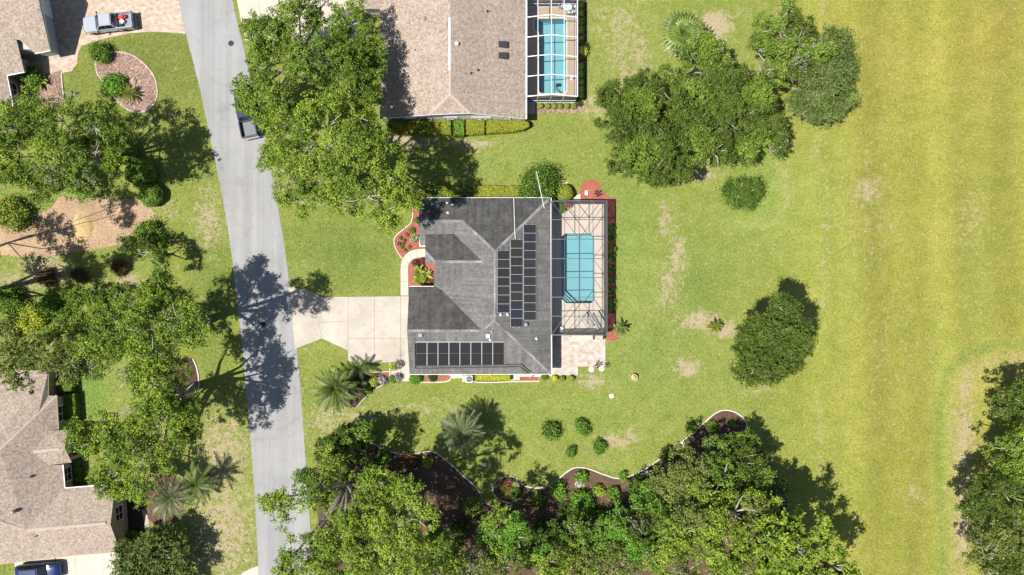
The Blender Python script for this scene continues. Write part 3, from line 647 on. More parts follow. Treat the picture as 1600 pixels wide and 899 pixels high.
def panel(parent, corners, name='solar_panel', frame=None, face=None, fw=.032, th=.04):
    """corners in order; frame as a part, cells as its sub-part"""
    a, b, c, d = corners; n = (b - a).cross(d - a).normalized()
    if n.z < 0: n = -n
    ctr = (a + b + c + d) / 4
    def ins(p, w_): return p + ((ctr - p).normalized() * w_ * 1.414)
    I = [ins(p, fw) for p in (a, b, c, d)]; O = [a, b, c, d]; up = n * th; V = []
    V = O + [p + up for p in O] + [p + up for p in I] + [p + up * .7 for p in I]; F = [(3, 2, 1, 0)]
    for i in range(4):
        j = (i + 1) % 4; F += [(i, j, 4 + j, 4 + i), (4 + i, 4 + j, 8 + j, 8 + i), (8 + i, 8 + j, 12 + j, 12 + i)]
    o = mesh(name, V, F, frame or M['alu'], parent, True)
    mesh('cells', [p + up * .8 for p in I], [(0, 1, 2, 3)], face or M['cells'], o, True, uv=[(0, 0), (1, 0), (1, 1), (0, 1)]); return o
arr = thing('solar_array', 'three columns of dark solar panels on the grey roof', 'solar panels', onp(807, 431, PE))
for (x0, x1, y0, rows, y1) in ((776.9, 796.4, 391.7, 7, 489), (797.6, 816.9, 374.4, 10, 511.2), (818.1, 837.5, 351, 11, 500.5)):
    ph = (y1 - y0) / rows
    for r_ in range(rows):
        q = [onp(x, y, PE, .12) for x, y in ((x0 - .3, y0 + r_ * ph + .08), (x1 + .3, y0 + r_ * ph + .08), (x1 + .3, y0 + (r_ + 1) * ph - .08), (x0 - .3, y0 + (r_ + 1) * ph - .08))]
        panel(arr, q)
    for fx in (.25, .75):
        x = x0 + (x1 - x0) * fx; MB().bar(onp(x, y0 - 1.2, PE, .07), onp(x, y1 + 1.2, PE, .07), .06, .08).out('rail', M['alu'], arr, True)
cd = MB().tube([onp(805.2, 373, PE, .12), onp(804.6, 362.5, PE, .12), onp(803.6, 335, PN, .12), onp(802.8, 309, PN, .12)], .045).out('conduit', M['pvc'], arr, True)
# pool heating collectors
def collmat():
    m, n, b = NT('black_collector'); uv = mapping(n, (70, .5, 1), out='UV'); t = noise(n, 1, 2, .5, uv)
    setc(n, b, ramp(n, t, [(.35, (.011, .011, .012)), (.7, (.024, .024, .026))])); b.inputs['Roughness'].default_value = .6; b.inputs['Specular IOR Level'].default_value = .2; return m
M['coll'] = collmat()
ht = thing('solar_pool_heater', 'row of eight black solar pool heating collectors on the grey roof', 'solar heater', onp(718, 553, PS))
for k in range(8):
    x0 = 650.6 + k * 17.1; x1 = x0 + 16.3; q = [onp(x, y, PS, .05) for x, y in ((x0, 535.5), (x1, 535.5), (x1, 570.5), (x0, 570.5))]
    panel(ht, q, 'collector', M['pipe'], M['coll'], .05, .035)
    MB().bar(onp(x0 + .4, 552.5, PS, .10), onp(x1 - .4, 552.5, PS, .10), .05, .02).out('strap', M['darkmetal'], ht, True)
    if k: MB().bar(onp(x0 - .45, 534.5, PS, .08), onp(x0 - .45, 571.5, PS, .08), .07, .05).out('spacer', M['alu'], ht, True)
for pts in ([(649.5, 534.6), (788.5, 534.6)], [(650, 572), (788, 570), (815, 569.5), (830, 582.5)], [(648.6, 537), (649.2, 576), (680, 575.6), (813, 573), (826, 583.5)]):
    MB().tube([onp(x, y, PS, .09) for x, y in pts], .05).out('pipe', M['pipe'] if pts[0][1] != 534.6 else M['alu'], ht, True)
MB().tube([onp(830, 582.5, PS, .09), P(830, 588, 2.3), P(829, 590.5, .1)], .045).out('pipe', M['pvc'], ht, True)

# upper neighbour's house, tan shingles
h2 = thing('house', 'tan shingle roofed house beside the white framed pool cage', 'house', P(700, 80))
RT, RB = (703.5, -110, 5.7), (703.5, 147, 5.7)
K1, K2 = (671, 179.5, 4.82), (735, 177, 4.88)
r2 = roof(h2, [[(594, -110, EV), (593.5, 185.5, EV), K1, RB, RT], [RT, RB, K2, (822, 186, EV), (822, -110, EV)], [K1, K2, RB]], M['tanshingle'])
wing = roof(h2, [[(560, 14, EV), (640, 14, EV), (640, -30, 4.0), (557, -30, 4.0)], [(557, -30, 4.0), (640, -30, 4.0), (640, -76, EV), (560, -76, EV)]], M['tanshingle']); wing.name = 'wing_roof'
caps(r2, [(RB, K1), (RB, K2), ((703.5, 108, 5.7), RB)], M['tancap']); caps(r2, [((702.5, 27, 5.75), (702.5, 110, 5.75))], M['white'], .24)
p2 = [(593.5, -110), (822, -110), (822, 186), (593.5, 185.5)]; f2 = inset(PP(p2, EV), .35)
walls(h2, f2, M['whitestucco']); A, B = f2[2], f2[3]
zA = 2.49; g0, g1 = Vector((A.x, A.y, zA)), Vector((B.x, B.y, zA)); n_ = Vector((0, .15, 0))
q = [g0, g0.lerp(g1, .36) + Vector((0, 0, 2.0)), g0.lerp(g1, .66) + Vector((0, 0, 2.0)), g1]
MB().add(q + [p + n_ for p in q], [(0, 1, 2, 3), (7, 6, 5, 4), (0, 4, 5, 1), (1, 5, 6, 2), (2, 6, 7, 3)]).out('gable_wall', M['whitestucco'], h2, True)
f2b = inset(PP([(560, 14), (640, 14), (640, -76), (560, -76)], EV), .35); o = walls(h2, f2b, M['whitestucco']); gable_at(h2, f2b[3], f2b[0], 2.49, 3.75, .5, M['whitestucco'])
eaves(h2, [((822, -110, EV), (822, 186, EV))], M['lavwhite'], 'gutter', .2, .16)
eaves(h2, [((593.5, 185.5, EV), K1), (K1, K2), (K2, (822, 186, EV))], M['lavwhite'], 'fascia', .06, .18, -.1)
for t, w_ in ((.12, 1.0), (.30, 2.2), (.52, 1.5), (.72, 1.9), (.9, 1.8)): window(h2, A, B, t, 1.45, w_, 1.2, (0, -1, 0))
PL2 = plane3((594, -110, EV), (593.5, 185.5, EV), RB); PR2 = plane3((822, -110, EV), (822, 186, EV), RB)
for (px, py, pl, k, m_) in ((663, 29, PL2, 'dome', 'grey'), (648, 79, PL2, 'pipe', 'grey'), (649, 161, PL2, 'pipe', 'grey'), (714, 69, PR2, 'dome', 'pvc'), (785, 70, PR2, 'sky', 'darkmetal'), (785, 87.5, PR2, 'sky', 'darkmetal'), (746.5, 110, PR2, 'pipe', 'darkmetal'), (735.5, 115, PR2, 'pipe', 'darkmetal'), (761, 18, PR2, 'pipe', 'darkmetal')):
    q = onp(px, py, pl); vent(h2, px, py, q.z, k, M[m_])

# lower left house
h3 = thing('house', 'tan shingle roofed house in the lower left with gabled entry', 'house', P(70, 740))
a1, a2, a3, a4 = (75.5, 580, EV), (75.5, 618.5, EV), (88.6, 618.5, EV), (0, 703, 5.2)
g3, g4, g5 = (40, 828, 4.2), (172.5, 820, 4.1), (0, 816, 5.0)
r3 = roof(h3, [[(-70, 573, EV), a1, a2, (60, 646, 3.45), a4, (-70, 770, 6.2)], [a2, a3, (60, 646, 3.45)], [(60, 646, 3.45), a3, (91.6, 671, EV), (79.5, 673, 3.0), (49, 707, 3.8), (76, 727, 3.1), (98, 726.5, EV), (101, 763, EV), g3, g5, (-70, 790, 6.2), (-70, 770, 6.2), a4],
               [(101, 763, EV), (180, 757, EV), g4, g3], [g4, (187, 860, EV), (-70, 890, EV), (-70, 790, 6.2), g5, g3]], M['tanshingle'])
en = roof(h3, [[(79.5, 673, 3.0), (107, 672, 2.75), (101, 700.8, 3.8), (49, 707, 3.8)], [(49, 707, 3.8), (101, 700.8, 3.8), (112, 722.8, 2.75), (76, 727, 3.1)]], M['tanshingle']); en.name = 'entry_roof'
caps(r3, [(a3, (60, 646, 3.45)), ((60, 646, 3.45), a4), (g3, g5)], M['tancap'])
caps(r3, [((42, 829, 4.22), (165, 818, 4.12))], M['tancap'], .34); caps(en, [((52, 706, 3.82), (93, 701.5, 3.82))], M['tancap'], .3)
p3 = [(-70, 573), (75.5, 580), (75.5, 618.5), (89.5, 618.5), (93, 672), (98, 726.5), (101, 763), (180, 757), (187, 860), (-70, 890)]
f3 = inset(PP(p3, EV), .32); walls(h3, f3, M['stucco'])
gable_at(h3, f3[7], f3[8], 2.49, 3.95, .58, M['stucco'])
eaves(h3, [((98, 726.5, EV), (101, 763, EV)), ((101, 763, EV), (180, 757, EV))], M['lavwhite'], 'gutter', .12, .15)
eaves(h3, [((187, 860, EV), (-70, 890, EV)), (a3, (91.6, 671, EV)), (a1, a2)], M['stucco'], 'fascia', .05, .16)
A, B = f3[7], f3[8]; window(h3, A, B, .47, 1.75, 1.7, 1.5, (1, 0, 0))
A, B = f3[3], f3[4]; window(h3, A, B, .52, 1.5, 1.8, 1.5, (1, 0, 0))
A, B = f3[5], f3[6]; window(h3, A, B, .45, 1.5, 1.6, 1.5, (1, 0, 0))
A, B = f3[8], f3[9]; gd = window(h3, A, B, .36, 1.08, 4.8, 2.1, (0, -1, 0), True); gd.name = 'garage_door'
A, B = f3[4], f3[5]; window(h3, A, B, .5, 1.1, 1.3, 2.1, (1, 0, 0), True)
A = P(106.5, 672.5, 2.6); B = P(111.5, 722, 2.6); C = P(101.5, 700.8, 3.7)
en2 = MB().add([A + Vector((-.25, 0, 0)), B + Vector((-.25, 0, 0)), C, A + Vector((-.45, 0, 0)), B + Vector((-.45, 0, 0)), C + Vector((-.2, 0, 0))], [(0, 1, 2), (5, 4, 3), (0, 3, 4, 1), (1, 4, 5, 2), (2, 5, 3, 0)]).out('gable_wall', M['stucco'], h3, True)
for q in (A, B):
    dy = -.25 if q is A else .25
    MB().box(q.x - .65, q.x - .3, q.y + dy - .18, q.y + dy + .18, -.1, 2.62).out('porch_column', M['stucco'], h3, True)
PE3 = plane3(a3, (101, 763, EV), g3); PS3 = plane3(g4, (187, 860, EV), g3)
for (px, py, h_, k, m_) in ((46, 614, 3.4, 'dome', 'grey'), (21, 800, 4.9, 'dome', 'grey'), (56, 838, 3.9, 'pipe', 'grey'), (46, 746, 4.15, 'pipe', 'grey'), (5, 598, 3.2, 'pipe', 'darkmetal'), (13, 597.5, 3.15, 'pipe', 'darkmetal')): vent(h3, px, py, h_, k, M[m_])

# upper left house
h4 = thing('house', 'tan shingle roofed house in the upper left corner with grey garage wall', 'house', P(20, 60))
r4 = roof(h4, [[(78.5, 79, EV), (54.5, 83.5, EV), (30, 62, 3.25), (-90, 62, 3.25), (-90, -10, 5.2), (58, -10, 5.2)], [(58, -10, 5.2), (-90, -10, 5.2), (-90, -95, EV), (40, -95, EV)]], M['tanshingle'])
r4b = roof(h4, [[(25.5, 62, 3.1), (38, 112.5, EV), (11, 118, EV), (-90, 118, 4.6), (-90, 62, 4.2)], [(11, 118, EV), (18, 153, EV), (28, 215, EV), (-90, 215, 4.6), (-90, 118, 4.6)]], M['tanshingle']); r4b.name = 'lower_roof'
p4 = [(-90, -95), (44, -95), (78.5, 79), (54.5, 83.5), (-90, 83.5)]; f4 = inset(PP(p4, EV), .5); walls(h4, f4, M['bluestucco'])
gable_at(h4, f4[1], f4[2], 2.49, 4.6, .5, M['bluestucco'])
p4b = [(-90, 80), (28, 80), (38, 112.5), (11, 118), (18, 153), (28, 215), (-90, 215)]; f4b = inset(PP(p4b, EV), .45); o = walls(h4, f4b, M['stucco'], 2.47)
eaves(h4, [((78.5, 79, EV), (54.5, 83.5, EV)), ((38, 112.5, EV), (11, 118, EV))], M['lavwhite'], 'gutter', .14, .15)
eaves(h4, [((11, 118, EV), (18, 153, EV)), ((18, 153, EV), (28, 215, EV)), ((44, -95, EV), (78.5, 79, EV))], M['white'], 'fascia', .06, .16)
A, B = f4b[3], f4b[4]; window(h4, A, B, .55, 1.5, 1.7, 1.5, (1, 0, 0))
A, B = f4[1], f4[2]; gd = window(h4, A, B, .45, 1.08, 4.8, 2.1, (1, 0, 0), True); gd.name = 'garage_door'
# ------------------------------------------------------------------ foliage tools
PAL = {'oaky': ((0.052, 0.095, 0.009), (0.331, 0.447, 0.062)), 'oak': ((0.037, 0.075, 0.009), (0.240, 0.344, 0.054)), 'oakd': ((0.028, 0.054, 0.009), (0.148, 0.208, 0.037)), 'olive': ((0.046, 0.071, 0.014), (0.262, 0.316, 0.079)),
       'holly': ((0.028, 0.061, 0.009), (0.147, 0.233, 0.040)), 'pine': ((0.042, 0.071, 0.015), (0.190, 0.253, 0.070)), 'hedgey': ((0.216, 0.249, 0.023), (0.582, 0.587, 0.065)), 'hedge': ((0.036, 0.083, 0.011), (0.215, 0.334, 0.051)), 'hedgeo': ((0.139, 0.163, 0.020), (0.333, 0.354, 0.045)),
       'lime': ((0.160, 0.217, 0.023), (0.479, 0.527, 0.058)), 'bright': ((0.048, 0.127, 0.012), (0.204, 0.385, 0.054)), 'dark': ((0.022, 0.043, 0.014), (0.072, 0.109, 0.029)), 'red': ((0.080, 0.028, 0.023), (0.255, 0.078, 0.058)), 'croton': ((0.120, 0.130, 0.020), (0.420, 0.300, 0.070)), 'purple': ((0.060, 0.050, 0.055), (0.220, 0.190, 0.200)),
       'grey': ((0.130, 0.140, 0.080), (0.360, 0.360, 0.250)), 'whitefl': ((0.450, 0.420, 0.420), (0.720, 0.680, 0.660)), 'gold': ((0.479, 0.341, 0.039), (0.800, 0.651, 0.097))}
def unit(a): return a / np.maximum(np.linalg.norm(a, axis=-1, keepdims=True), 1e-6)
def leafmesh(name, C, N, L, W, col, parent, world=True, rng=None, mat=None):
    rng = rng or np.random.default_rng(1); n = len(C); N = unit(N)
    T = unit(np.cross(N, rng.normal(size=(n, 3)))); B = np.cross(N, T)
    L = np.broadcast_to(np.asarray(L, float).reshape(-1, 1), (n, 1)); W = np.broadcast_to(np.asarray(W, float).reshape(-1, 1), (n, 1))
    V = np.stack([C - T * L, C + B * W + T * L * .15, C + T * L, C - B * W + T * L * .15], 1).reshape(-1, 3).astype(np.float32)
    me = bpy.data.meshes.new(name); me.vertices.add(4 * n); me.loops.add(4 * n); me.polygons.add(n)
    me.vertices.foreach_set('co', V.ravel()); me.loops.foreach_set('vertex_index', np.arange(4 * n, dtype=np.int32)); me.polygons.foreach_set('loop_start', np.arange(0, 4 * n, 4, dtype=np.int32))
    me.update(calc_edges=True)
    a = me.attributes.new('col', 'FLOAT_COLOR', 'FACE'); c4 = np.ones((n, 4), np.float32); c4[:, :3] = col; a.data.foreach_set('color', c4.ravel())
    me.materials.append(mat or M['leaf']); return link(name, me, parent, world)
def colours(pal, u, rng):
    d, l = np.array(PAL[pal][0]), np.array(PAL[pal][1]); u = np.clip(u, 0, 1)[:, None]
    return (d * (1 - u) + l * u) * rng.uniform(.8, 1.2, (len(u), 1))
def dirs(n, rng, zmin=-1.0):
    z = rng.uniform(zmin, 1, n); a = rng.uniform(0, 2 * np.pi, n); r = np.sqrt(1 - z * z); return np.stack([r * np.cos(a), r * np.sin(a), z], 1)
def crown_points(blobs, rng, clump=1.0, dens=1.0, pal='oak', grey=.02, spiky=0.0, up=.25, zf=.62):
    Cs, Ns, Us, Gs = [], [], [], []
    for (c, r) in blobs:
        rz = min(r * zf, max(c[2] * .5, .4)); k = max(6, int((2.0 if dens < 1.3 else 2.3) * (r / clump) ** 2)); D = dirs(k, rng, -.55)
        f = .42 + (.66 if dens < 1.3 else .50) * rng.random((k, 1)) ** .75
        tilt = rng.normal(0, .06, 3)
        cc = np.array(c) + D * f * np.array([r, r, rz]) * (1 - .35 * clump / max(r, clump)) + D * tilt
        cr = clump * rng.choice([.55, .75, .95, 1.2], k) * rng.uniform(.85, 1.1, k); cu = rng.uniform(0, 1, k); isg = rng.random(k) < grey
        # a sparse lower layer that fills the inside
        for j in range(k):
            K = max(4, int(dens * 20.5 * cr[j] ** 2)); m = 24 if not isg[j] else 13; n = K * m
            td = dirs(K, rng, -.5); tc = cc[j] + td * cr[j] * rng.uniform(.45, 1.12, (K, 1)) * np.array([1, 1, .7]); tr = rng.uniform(.22, .46, K) * (.55 + .45 * clump)
            d = dirs(n, rng, -.8); q = np.repeat(tc, m, 0); R_ = np.repeat(tr, m)[:, None]; out = np.repeat(td, m, 0)
            p = q + d * R_ * (.25 + .85 * rng.random((n, 1)) ** .7) * np.array([1, 1, .7])
            p += out * (rng.random((n, 1)) ** 4) * (.28 + spiky)
            Cs.append(p); Ns.append(d * .35 + out * .35 + rng.normal(0, .55, (n, 3)) + np.array([0, 0, up]))
            tu = np.repeat(rng.random(K), m)
            Us.append(np.clip(cu[j] * .35 + tu * .3 + rng.random(n) * .4, 0, 1)); Gs.append(np.full(n, isg[j]))
    return np.concatenate(Cs), np.concatenate(Ns), np.concatenate(Us), np.concatenate(Gs)
TREES = []
def tree(label, blobs, pal='oak', seed=0, clump=1.0, dens=1.0, leaf=(.085, .145), wl=.54, group=None, name='oak_tree', cat='tree', grey=.03, spiky=0.0, foot=None, bark='bark', trunk=None, pal2=None, zf=.85, twigs=3, limbs=True):
    """blobs: (px, py, radius px, height of its centre m)"""
    rng = np.random.default_rng(seed + 11); wb = []
    for (px, py, rp, h) in blobs:
        c = P(px, py, h); wb.append(((c.x, c.y, c.z), rp * S * (1 - h / H)))
    m = np.mean([b[0] for b in wb], axis=0) if foot is None else np.array(P(*foot))
    hh = np.mean([b[0][2] for b in wb]); R = np.mean([b[1] for b in wb]) * math.sqrt(len(wb))
    t = thing(name, label, cat, (m[0], m[1], 0), 0, group)
    C, N, U, G = crown_points(wb, rng, clump, dens, pal, grey, spiky, zf=zf)
    keep = C[:, 2] > .12; C, N, U, G = C[keep], N[keep], U[keep], G[keep]
    col = colours(pal, U, rng)
    if pal2:
        s_ = np.sin(C[:, 0] * .9 + seed) + np.sin(C[:, 1] * 1.1 - seed) > .7; col[s_] = colours(pal2, U[s_], rng)
    G = G & (rng.random(len(G)) < .65); col[G] = colours('grey', U[G], rng)
    L = rng.uniform(leaf[0], leaf[1], len(C)); leafmesh('crown', C, N, L, L * wl, col, t, True, rng)
    r0 = trunk or max(.12, min(.5, .05 * R + .02 * hh)); base = Vector((m[0], m[1], 0)); fork = base + Vector((rng.normal(0, .15), rng.normal(0, .15), hh * .5))
    MB().tube([base - Vector((0, 0, .15)), base + Vector((0, 0, .12)), base.lerp(fork, .5), fork], [r0 * 1.5, r0 * 1.15, r0 * .95, r0 * .8], 9).out('trunk', M[bark], t, True, True)
    if limbs:
        for (c, r) in wb:
            c = Vector(c); a = fork.lerp(c, .5) + Vector((rng.normal(0, .3), rng.normal(0, .3), -.25))
            mb = MB().tube([fork - Vector((0, 0, .3)), a, c, c + Vector((rng.normal(0, .3 * r), rng.normal(0, .3 * r), r * .3))], [r0 * .5, r0 * .3, r0 * .16, .03], 6)
            for k in range(twigs):
                d = dirs(1, rng, .05)[0]; e = c + Vector((d[0] * r * .85, d[1] * r * .85, d[2] * r * zf * .95)); mid = c.lerp(e, .5) + Vector(rng.normal(0, .15, 3))
                mb.tube([c, mid, e], [r0 * .2, .06, .025], 5)
            mb.out('branch', M['palebark' if bark == 'bark' else bark], t, True, True)
    TREES.append(t); return t
def leaf_ball(parent, c, rx, rz, pal, n, ls=.08, name='foliage', seed=1, zmin=-.6, fill=.35, lump=.12, wl=.55, up=.2, ry=None, pal2=None, frac=.3):
    rng = np.random.default_rng(seed); d = dirs(n, rng, zmin); ry = ry or rx
    ph = rng.uniform(0, 6, 3); lo = 1 + lump * np.sin(d[:, :1] * 4 + ph[0]) * np.sin(d[:, 1:2] * 5 + ph[1]) + lump * .6 * np.sin(d[:, 2:] * 7 + ph[2])
    f = 1 - fill * rng.random((n, 1)) ** 1.5
    Cc = np.array(c) + d * f * lo * np.array([rx, ry, rz]); N = d * .8 + rng.normal(0, .35, (n, 3)) + np.array([0, 0, up])
    u = rng.random(n); col = colours(pal, u, rng)
    if pal2: k = rng.random(n) < frac; col[k] = colours(pal2, u[k], rng)
    L = rng.uniform(ls * .75, ls * 1.25, n); return leafmesh(name, Cc, N, L, L * wl, col, parent, False, rng)
def shrub(label, px, py, rp, ht, pal='hedge', seed=1, ls=.09, clipped=False, name='shrub', cat='shrub', group=None, dens=1.0, ry=None, pal2=None, frac=.3, lump=None, base=0.0):
    c = P(px, py, ht * .5); r = rp * S * (1 - ht * .5 / H); t = thing(name, label, cat, (c.x, c.y, base), 0, group)
    n = int(dens * 4.2 * (2 * math.pi * r * r + 2 * math.pi * r * ht * .5) / (ls * ls * 1.1)); n = max(60, min(n, 9000))
    if clipped: leaf_ball(t, (0, 0, ht * .48), r, ht * .55, pal, n, ls, 'foliage', seed, -.75, .24, .07, .6, .25, None, pal2, frac)
    else:   # a loose bush: several uneven lobes with shoots sticking out
        rng = np.random.default_rng(seed); K = 6 + seed % 4; Cs, Ns = [], []
        for k in range(K):
            a = 2.4 * k + rng.uniform(-.5, .5); q = 0 if k == 0 else rng.uniform(.35, .72); lr = r * rng.uniform(.38, .62); m_ = max(20, int(n * 1.25 / K)); d = dirs(m_, rng, -.6)
            c_ = np.array((q * r * math.cos(a), q * r * math.sin(a), ht * rng.uniform(.35, .62)))
            p = c_ + d * (1 - .6 * rng.random((m_, 1)) ** 1.4) * np.array((lr, lr, ht * .42)) + d * (rng.random((m_, 1)) ** 5) * r * .5
            Cs.append(p); Ns.append(d * .6 + rng.normal(0, .5, (m_, 3)) + np.array((0, 0, .3)))
        Cs = np.concatenate(Cs); Ns = np.concatenate(Ns); kp = Cs[:, 2] > .02; Cs, Ns = Cs[kp], Ns[kp]; u = rng.random(len(Cs)); col = colours(pal, u, rng)
        if pal2: g = rng.random(len(Cs)) < frac; col[g] = colours(pal2, u[g], rng)
        L = rng.uniform(ls * .7, ls * 1.2, len(Cs)); leafmesh('foliage', Cs, Ns, L, L * .5, col, t, False, rng)
    for k in range(3):
        a = k * 2.1 + seed; MB().tube([(0, 0, -.05), (.1 * math.cos(a), .1 * math.sin(a), ht * .25), (r * .4 * math.cos(a), r * .4 * math.sin(a), ht * .6)], [.035, .025, .012], 5).out('stem', M['bark'], t)
    return t
def hedge(label, poly, ht, pal, seed=1, ls=.085, pal2=None, frac=.25, group=None, dens=1.0, sides=True, name='hedge'):
    """clipped hedge with the given top outline (photo pixels at its top)"""
    rng = np.random.default_rng(seed); w3 = [P(a, b, ht) for a, b in poly]; xs = [p.x for p in w3]; ys = [p.y for p in w3]
    t = thing(name, label, 'hedge', ((min(xs) + max(xs)) / 2, (min(ys) + max(ys)) / 2, 0), 0, group)
    x0, x1, y0, y1 = min(xs), max(xs), min(ys), max(ys); ar = (x1 - x0) * (y1 - y0); n = int(dens * 3.6 * ar / (ls * ls * 1.2))
    p = np.stack([rng.uniform(x0, x1, n), rng.uniform(y0, y1, n)], 1); ins = np.zeros(n, bool); m = len(w3)
    for i in range(m):
        a, b = w3[i], w3[(i + 1) % m]
        cr = ((a.y > p[:, 1]) != (b.y > p[:, 1])) & (p[:, 0] < (b.x - a.x) * (p[:, 1] - a.y) / ((b.y - a.y) if abs(b.y - a.y) > 1e-9 else 1e-9) + a.x); ins ^= cr
    p = p[ins]; n = len(p); z = ht - .22 * rng.random(n) ** 2 + .05 * np.sin(p[:, 0] * 2.1) + .04 * np.sin(p[:, 1] * 5 + p[:, 0])
    C = [np.column_stack([p, z])]; N = [np.tile((0, 0, 1.0), (n, 1)) + rng.normal(0, .38, (n, 3))]
    for i in range(m):
        a, b = w3[i], w3[(i + 1) % m]; L_ = math.hypot(b.x - a.x, b.y - a.y); k = int(dens * 3.0 * L_ * ht / (ls * ls * 1.2)); s_ = rng.random(k)
        q = np.column_stack([a.x + (b.x - a.x) * s_, a.y + (b.y - a.y) * s_, rng.uniform(.05, ht, k)]); nn = np.array([(b.y - a.y) / L_, -(b.x - a.x) / L_, 0])
        ctr = np.array([t.location.x, t.location.y, 0]);
        if np.dot(nn, np.array([(a.x + b.x) / 2, (a.y + b.y) / 2, 0]) - ctr) < 0: nn = -nn
        q[:, :2] -= nn[:2] * (rng.random((k, 1)) ** 2 * .2 - .03); C.append(q); N.append(np.tile(nn, (k, 1)) + rng.normal(0, .4, (k, 3)))
    C = np.concatenate(C); N = np.concatenate(N); u = rng.random(len(C)); col = colours(pal, u, rng)
    if pal2: k = (np.sin(C[:, 0] * 1.7 + seed) * np.sin(C[:, 1] * 2.3 + seed * 2) + rng.normal(0, .4, len(C))) > 1 - 2 * frac; col[k] = colours(pal2, u[k], rng)
    L = rng.uniform(ls * .75, ls * 1.25, len(C)); leafmesh('foliage', C, N, L, L * .6, col, t, True, rng)
    core = inset(w3, .22); MB().prism([(q.x, q.y) for q in core], 0, ht - .28).out('inner_twigs', M['bark'], t, True); return t
def frondmat(name, c1, c2):
    m, n, b = NT(name); oi = n.nodes.new('ShaderNodeObjectInfo'); c = ramp(n, oi.outputs['Random'], [(0, c1), (1, c2)])
    c = mix(n, 1.0, c, ramp(n, noise(n, 4, 3), [(.3, (.75,) * 3), (.7, (1.25,) * 3)]), 'MULTIPLY'); setc(n, b, c); b.inputs['Roughness'].default_value = .42
    t = n.nodes.new('ShaderNodeBsdfTranslucent'); n.links.new(c, t.inputs[0]); x = n.nodes.new('ShaderNodeMixShader'); x.inputs[0].default_value = .22
    n.links.new(b.outputs[0], x.inputs[1]); n.links.new(t.outputs[0], x.inputs[2]); n.links.new(x.outputs[0], n.nodes['Material Output'].inputs[0]); return m
M['palmg'] = frondmat('palm_green', (.075, .125, .02), (.20, .26, .05)); M['palmb'] = frondmat('palm_blue_green', (.10, .14, .05), (.25, .29, .13)); M['palmy'] = frondmat('cycad_yellow_green', (.09, .12, .012), (.26, .27, .04)); M['palmd'] = frondmat('palm_dark', (.03, .055, .012), (.09, .13, .03)); M['nest'] = frondmat('bird_nest_leaf', (.12, .17, .02), (.30, .33, .05))
def feather(L, wl, n=18, droop=.5, rise=.35, lw=.035):
    """one pinnate frond along +x"""
    V = []; F = []; pts = []
    for i in range(n + 1):
        s_ = i / n; pts.append(Vector((L * s_ * (1 - .10 * s_ * droop), 0, L * (rise * s_ - (rise + droop) * .62 * s_ * s_))))
    mb = MB().tube(pts[::3] + [pts[-1]], [.03 * L / 2] * len(pts[::3]) + [.006], 4)
    for i in range(2, n + 1):
        p = pts[i]; s_ = i / n; le = wl * (math.sin(math.pi * min(1, .12 + s_ * .86)) ** .7)
        for sg in (-1, 1):
            d = Vector((.55, sg * .8, -.12)).normalized(); tip = p + d * le + Vector((0, 0, -le * .18)); w_ = Vector((lw, 0, 0))
            b = len(mb.v); mb.v += [p - w_, p + w_, p.lerp(tip, .55) + w_ * 1.0 + Vector((0, 0, le * .05)), tip, p.lerp(tip, .55) - w_ * 1.0 + Vector((0, 0, le * .05))]; mb.f.append((b, b + 1, b + 2, b + 3, b + 4))
    return mb
def fan(L, R, n=15):
    """one costapalmate leaf: stalk then fan of split blades"""
    mb = MB().tube([(0, 0, 0), (L * .5, 0, L * .14), (L, 0, L * .10)], [.03, .022, .015], 4); c = Vector((L, 0, L * .10))
    for k in range(n):
        a = math.radians(-115 + 230 * k / (n - 1)); d = Vector((math.cos(a), math.sin(a), 0)); s_ = Vector((-d.y, d.x, 0)); Rk = R * (1 - .25 * abs(k / (n - 1) - .5))
        m_ = c + d * Rk * .55 + Vector((0, 0, .04)); tip = c + d * Rk + Vector((0, 0, -Rk * .28)); b = len(mb.v); wd = Rk * .10
        mb.v += [c, m_ - s_ * wd, tip, m_ + s_ * wd]; mb.f.append((b, b + 1, b + 2, b + 3))
    return mb
def palm(label, px, py, h, mat, kind, n, L, wl=.5, seed=0, tr=.16, name='palm_tree', cat='palm', foot=None, lo=-.1, hi=1.25, droop=.5, lw=.035, nl=18):
    """h = height of the crown's heart; fronds share one mesh"""
    rng = random.Random(seed); c = P(px, py, h); f = Vector((c.x, c.y, 0)) if foot is None else P(*foot); t = thing(name, label, cat, f)
    top = Vector((c.x - f.x, c.y - f.y, h)); pts = [Vector((0, 0, -.1)), top * .5, top]
    tk_ = MB().tube(pts, [tr * 1.25, tr, tr * .95], 9).out('trunk', M['bark'], t, False, True)
    base = (feather(L, wl, nl, droop, .35, lw) if kind == 'feather' else fan(L * .32, L * .68)).out('frond', mat, t)
    for k in range(n):
        o = base if k == 0 else base.copy()
        if k: COL.objects.link(o); o.parent = t
        el = lo + ((hi if kind == 'feather' else min(hi, .95)) - lo) * (k / n) ** 1.3; az = k * 2.39996 + rng.uniform(-.15, .15); sc = rng.uniform(.85, 1.08) * (1 - (.25 if kind == 'feather' else .6) * (k / n) ** 2)
        o.location = top + Vector((0, 0, -.05 + .12 * k / n)); o.rotation_euler = (rng.uniform(-.25, .25), -el, az); o.scale = (sc, sc, sc)
    return t
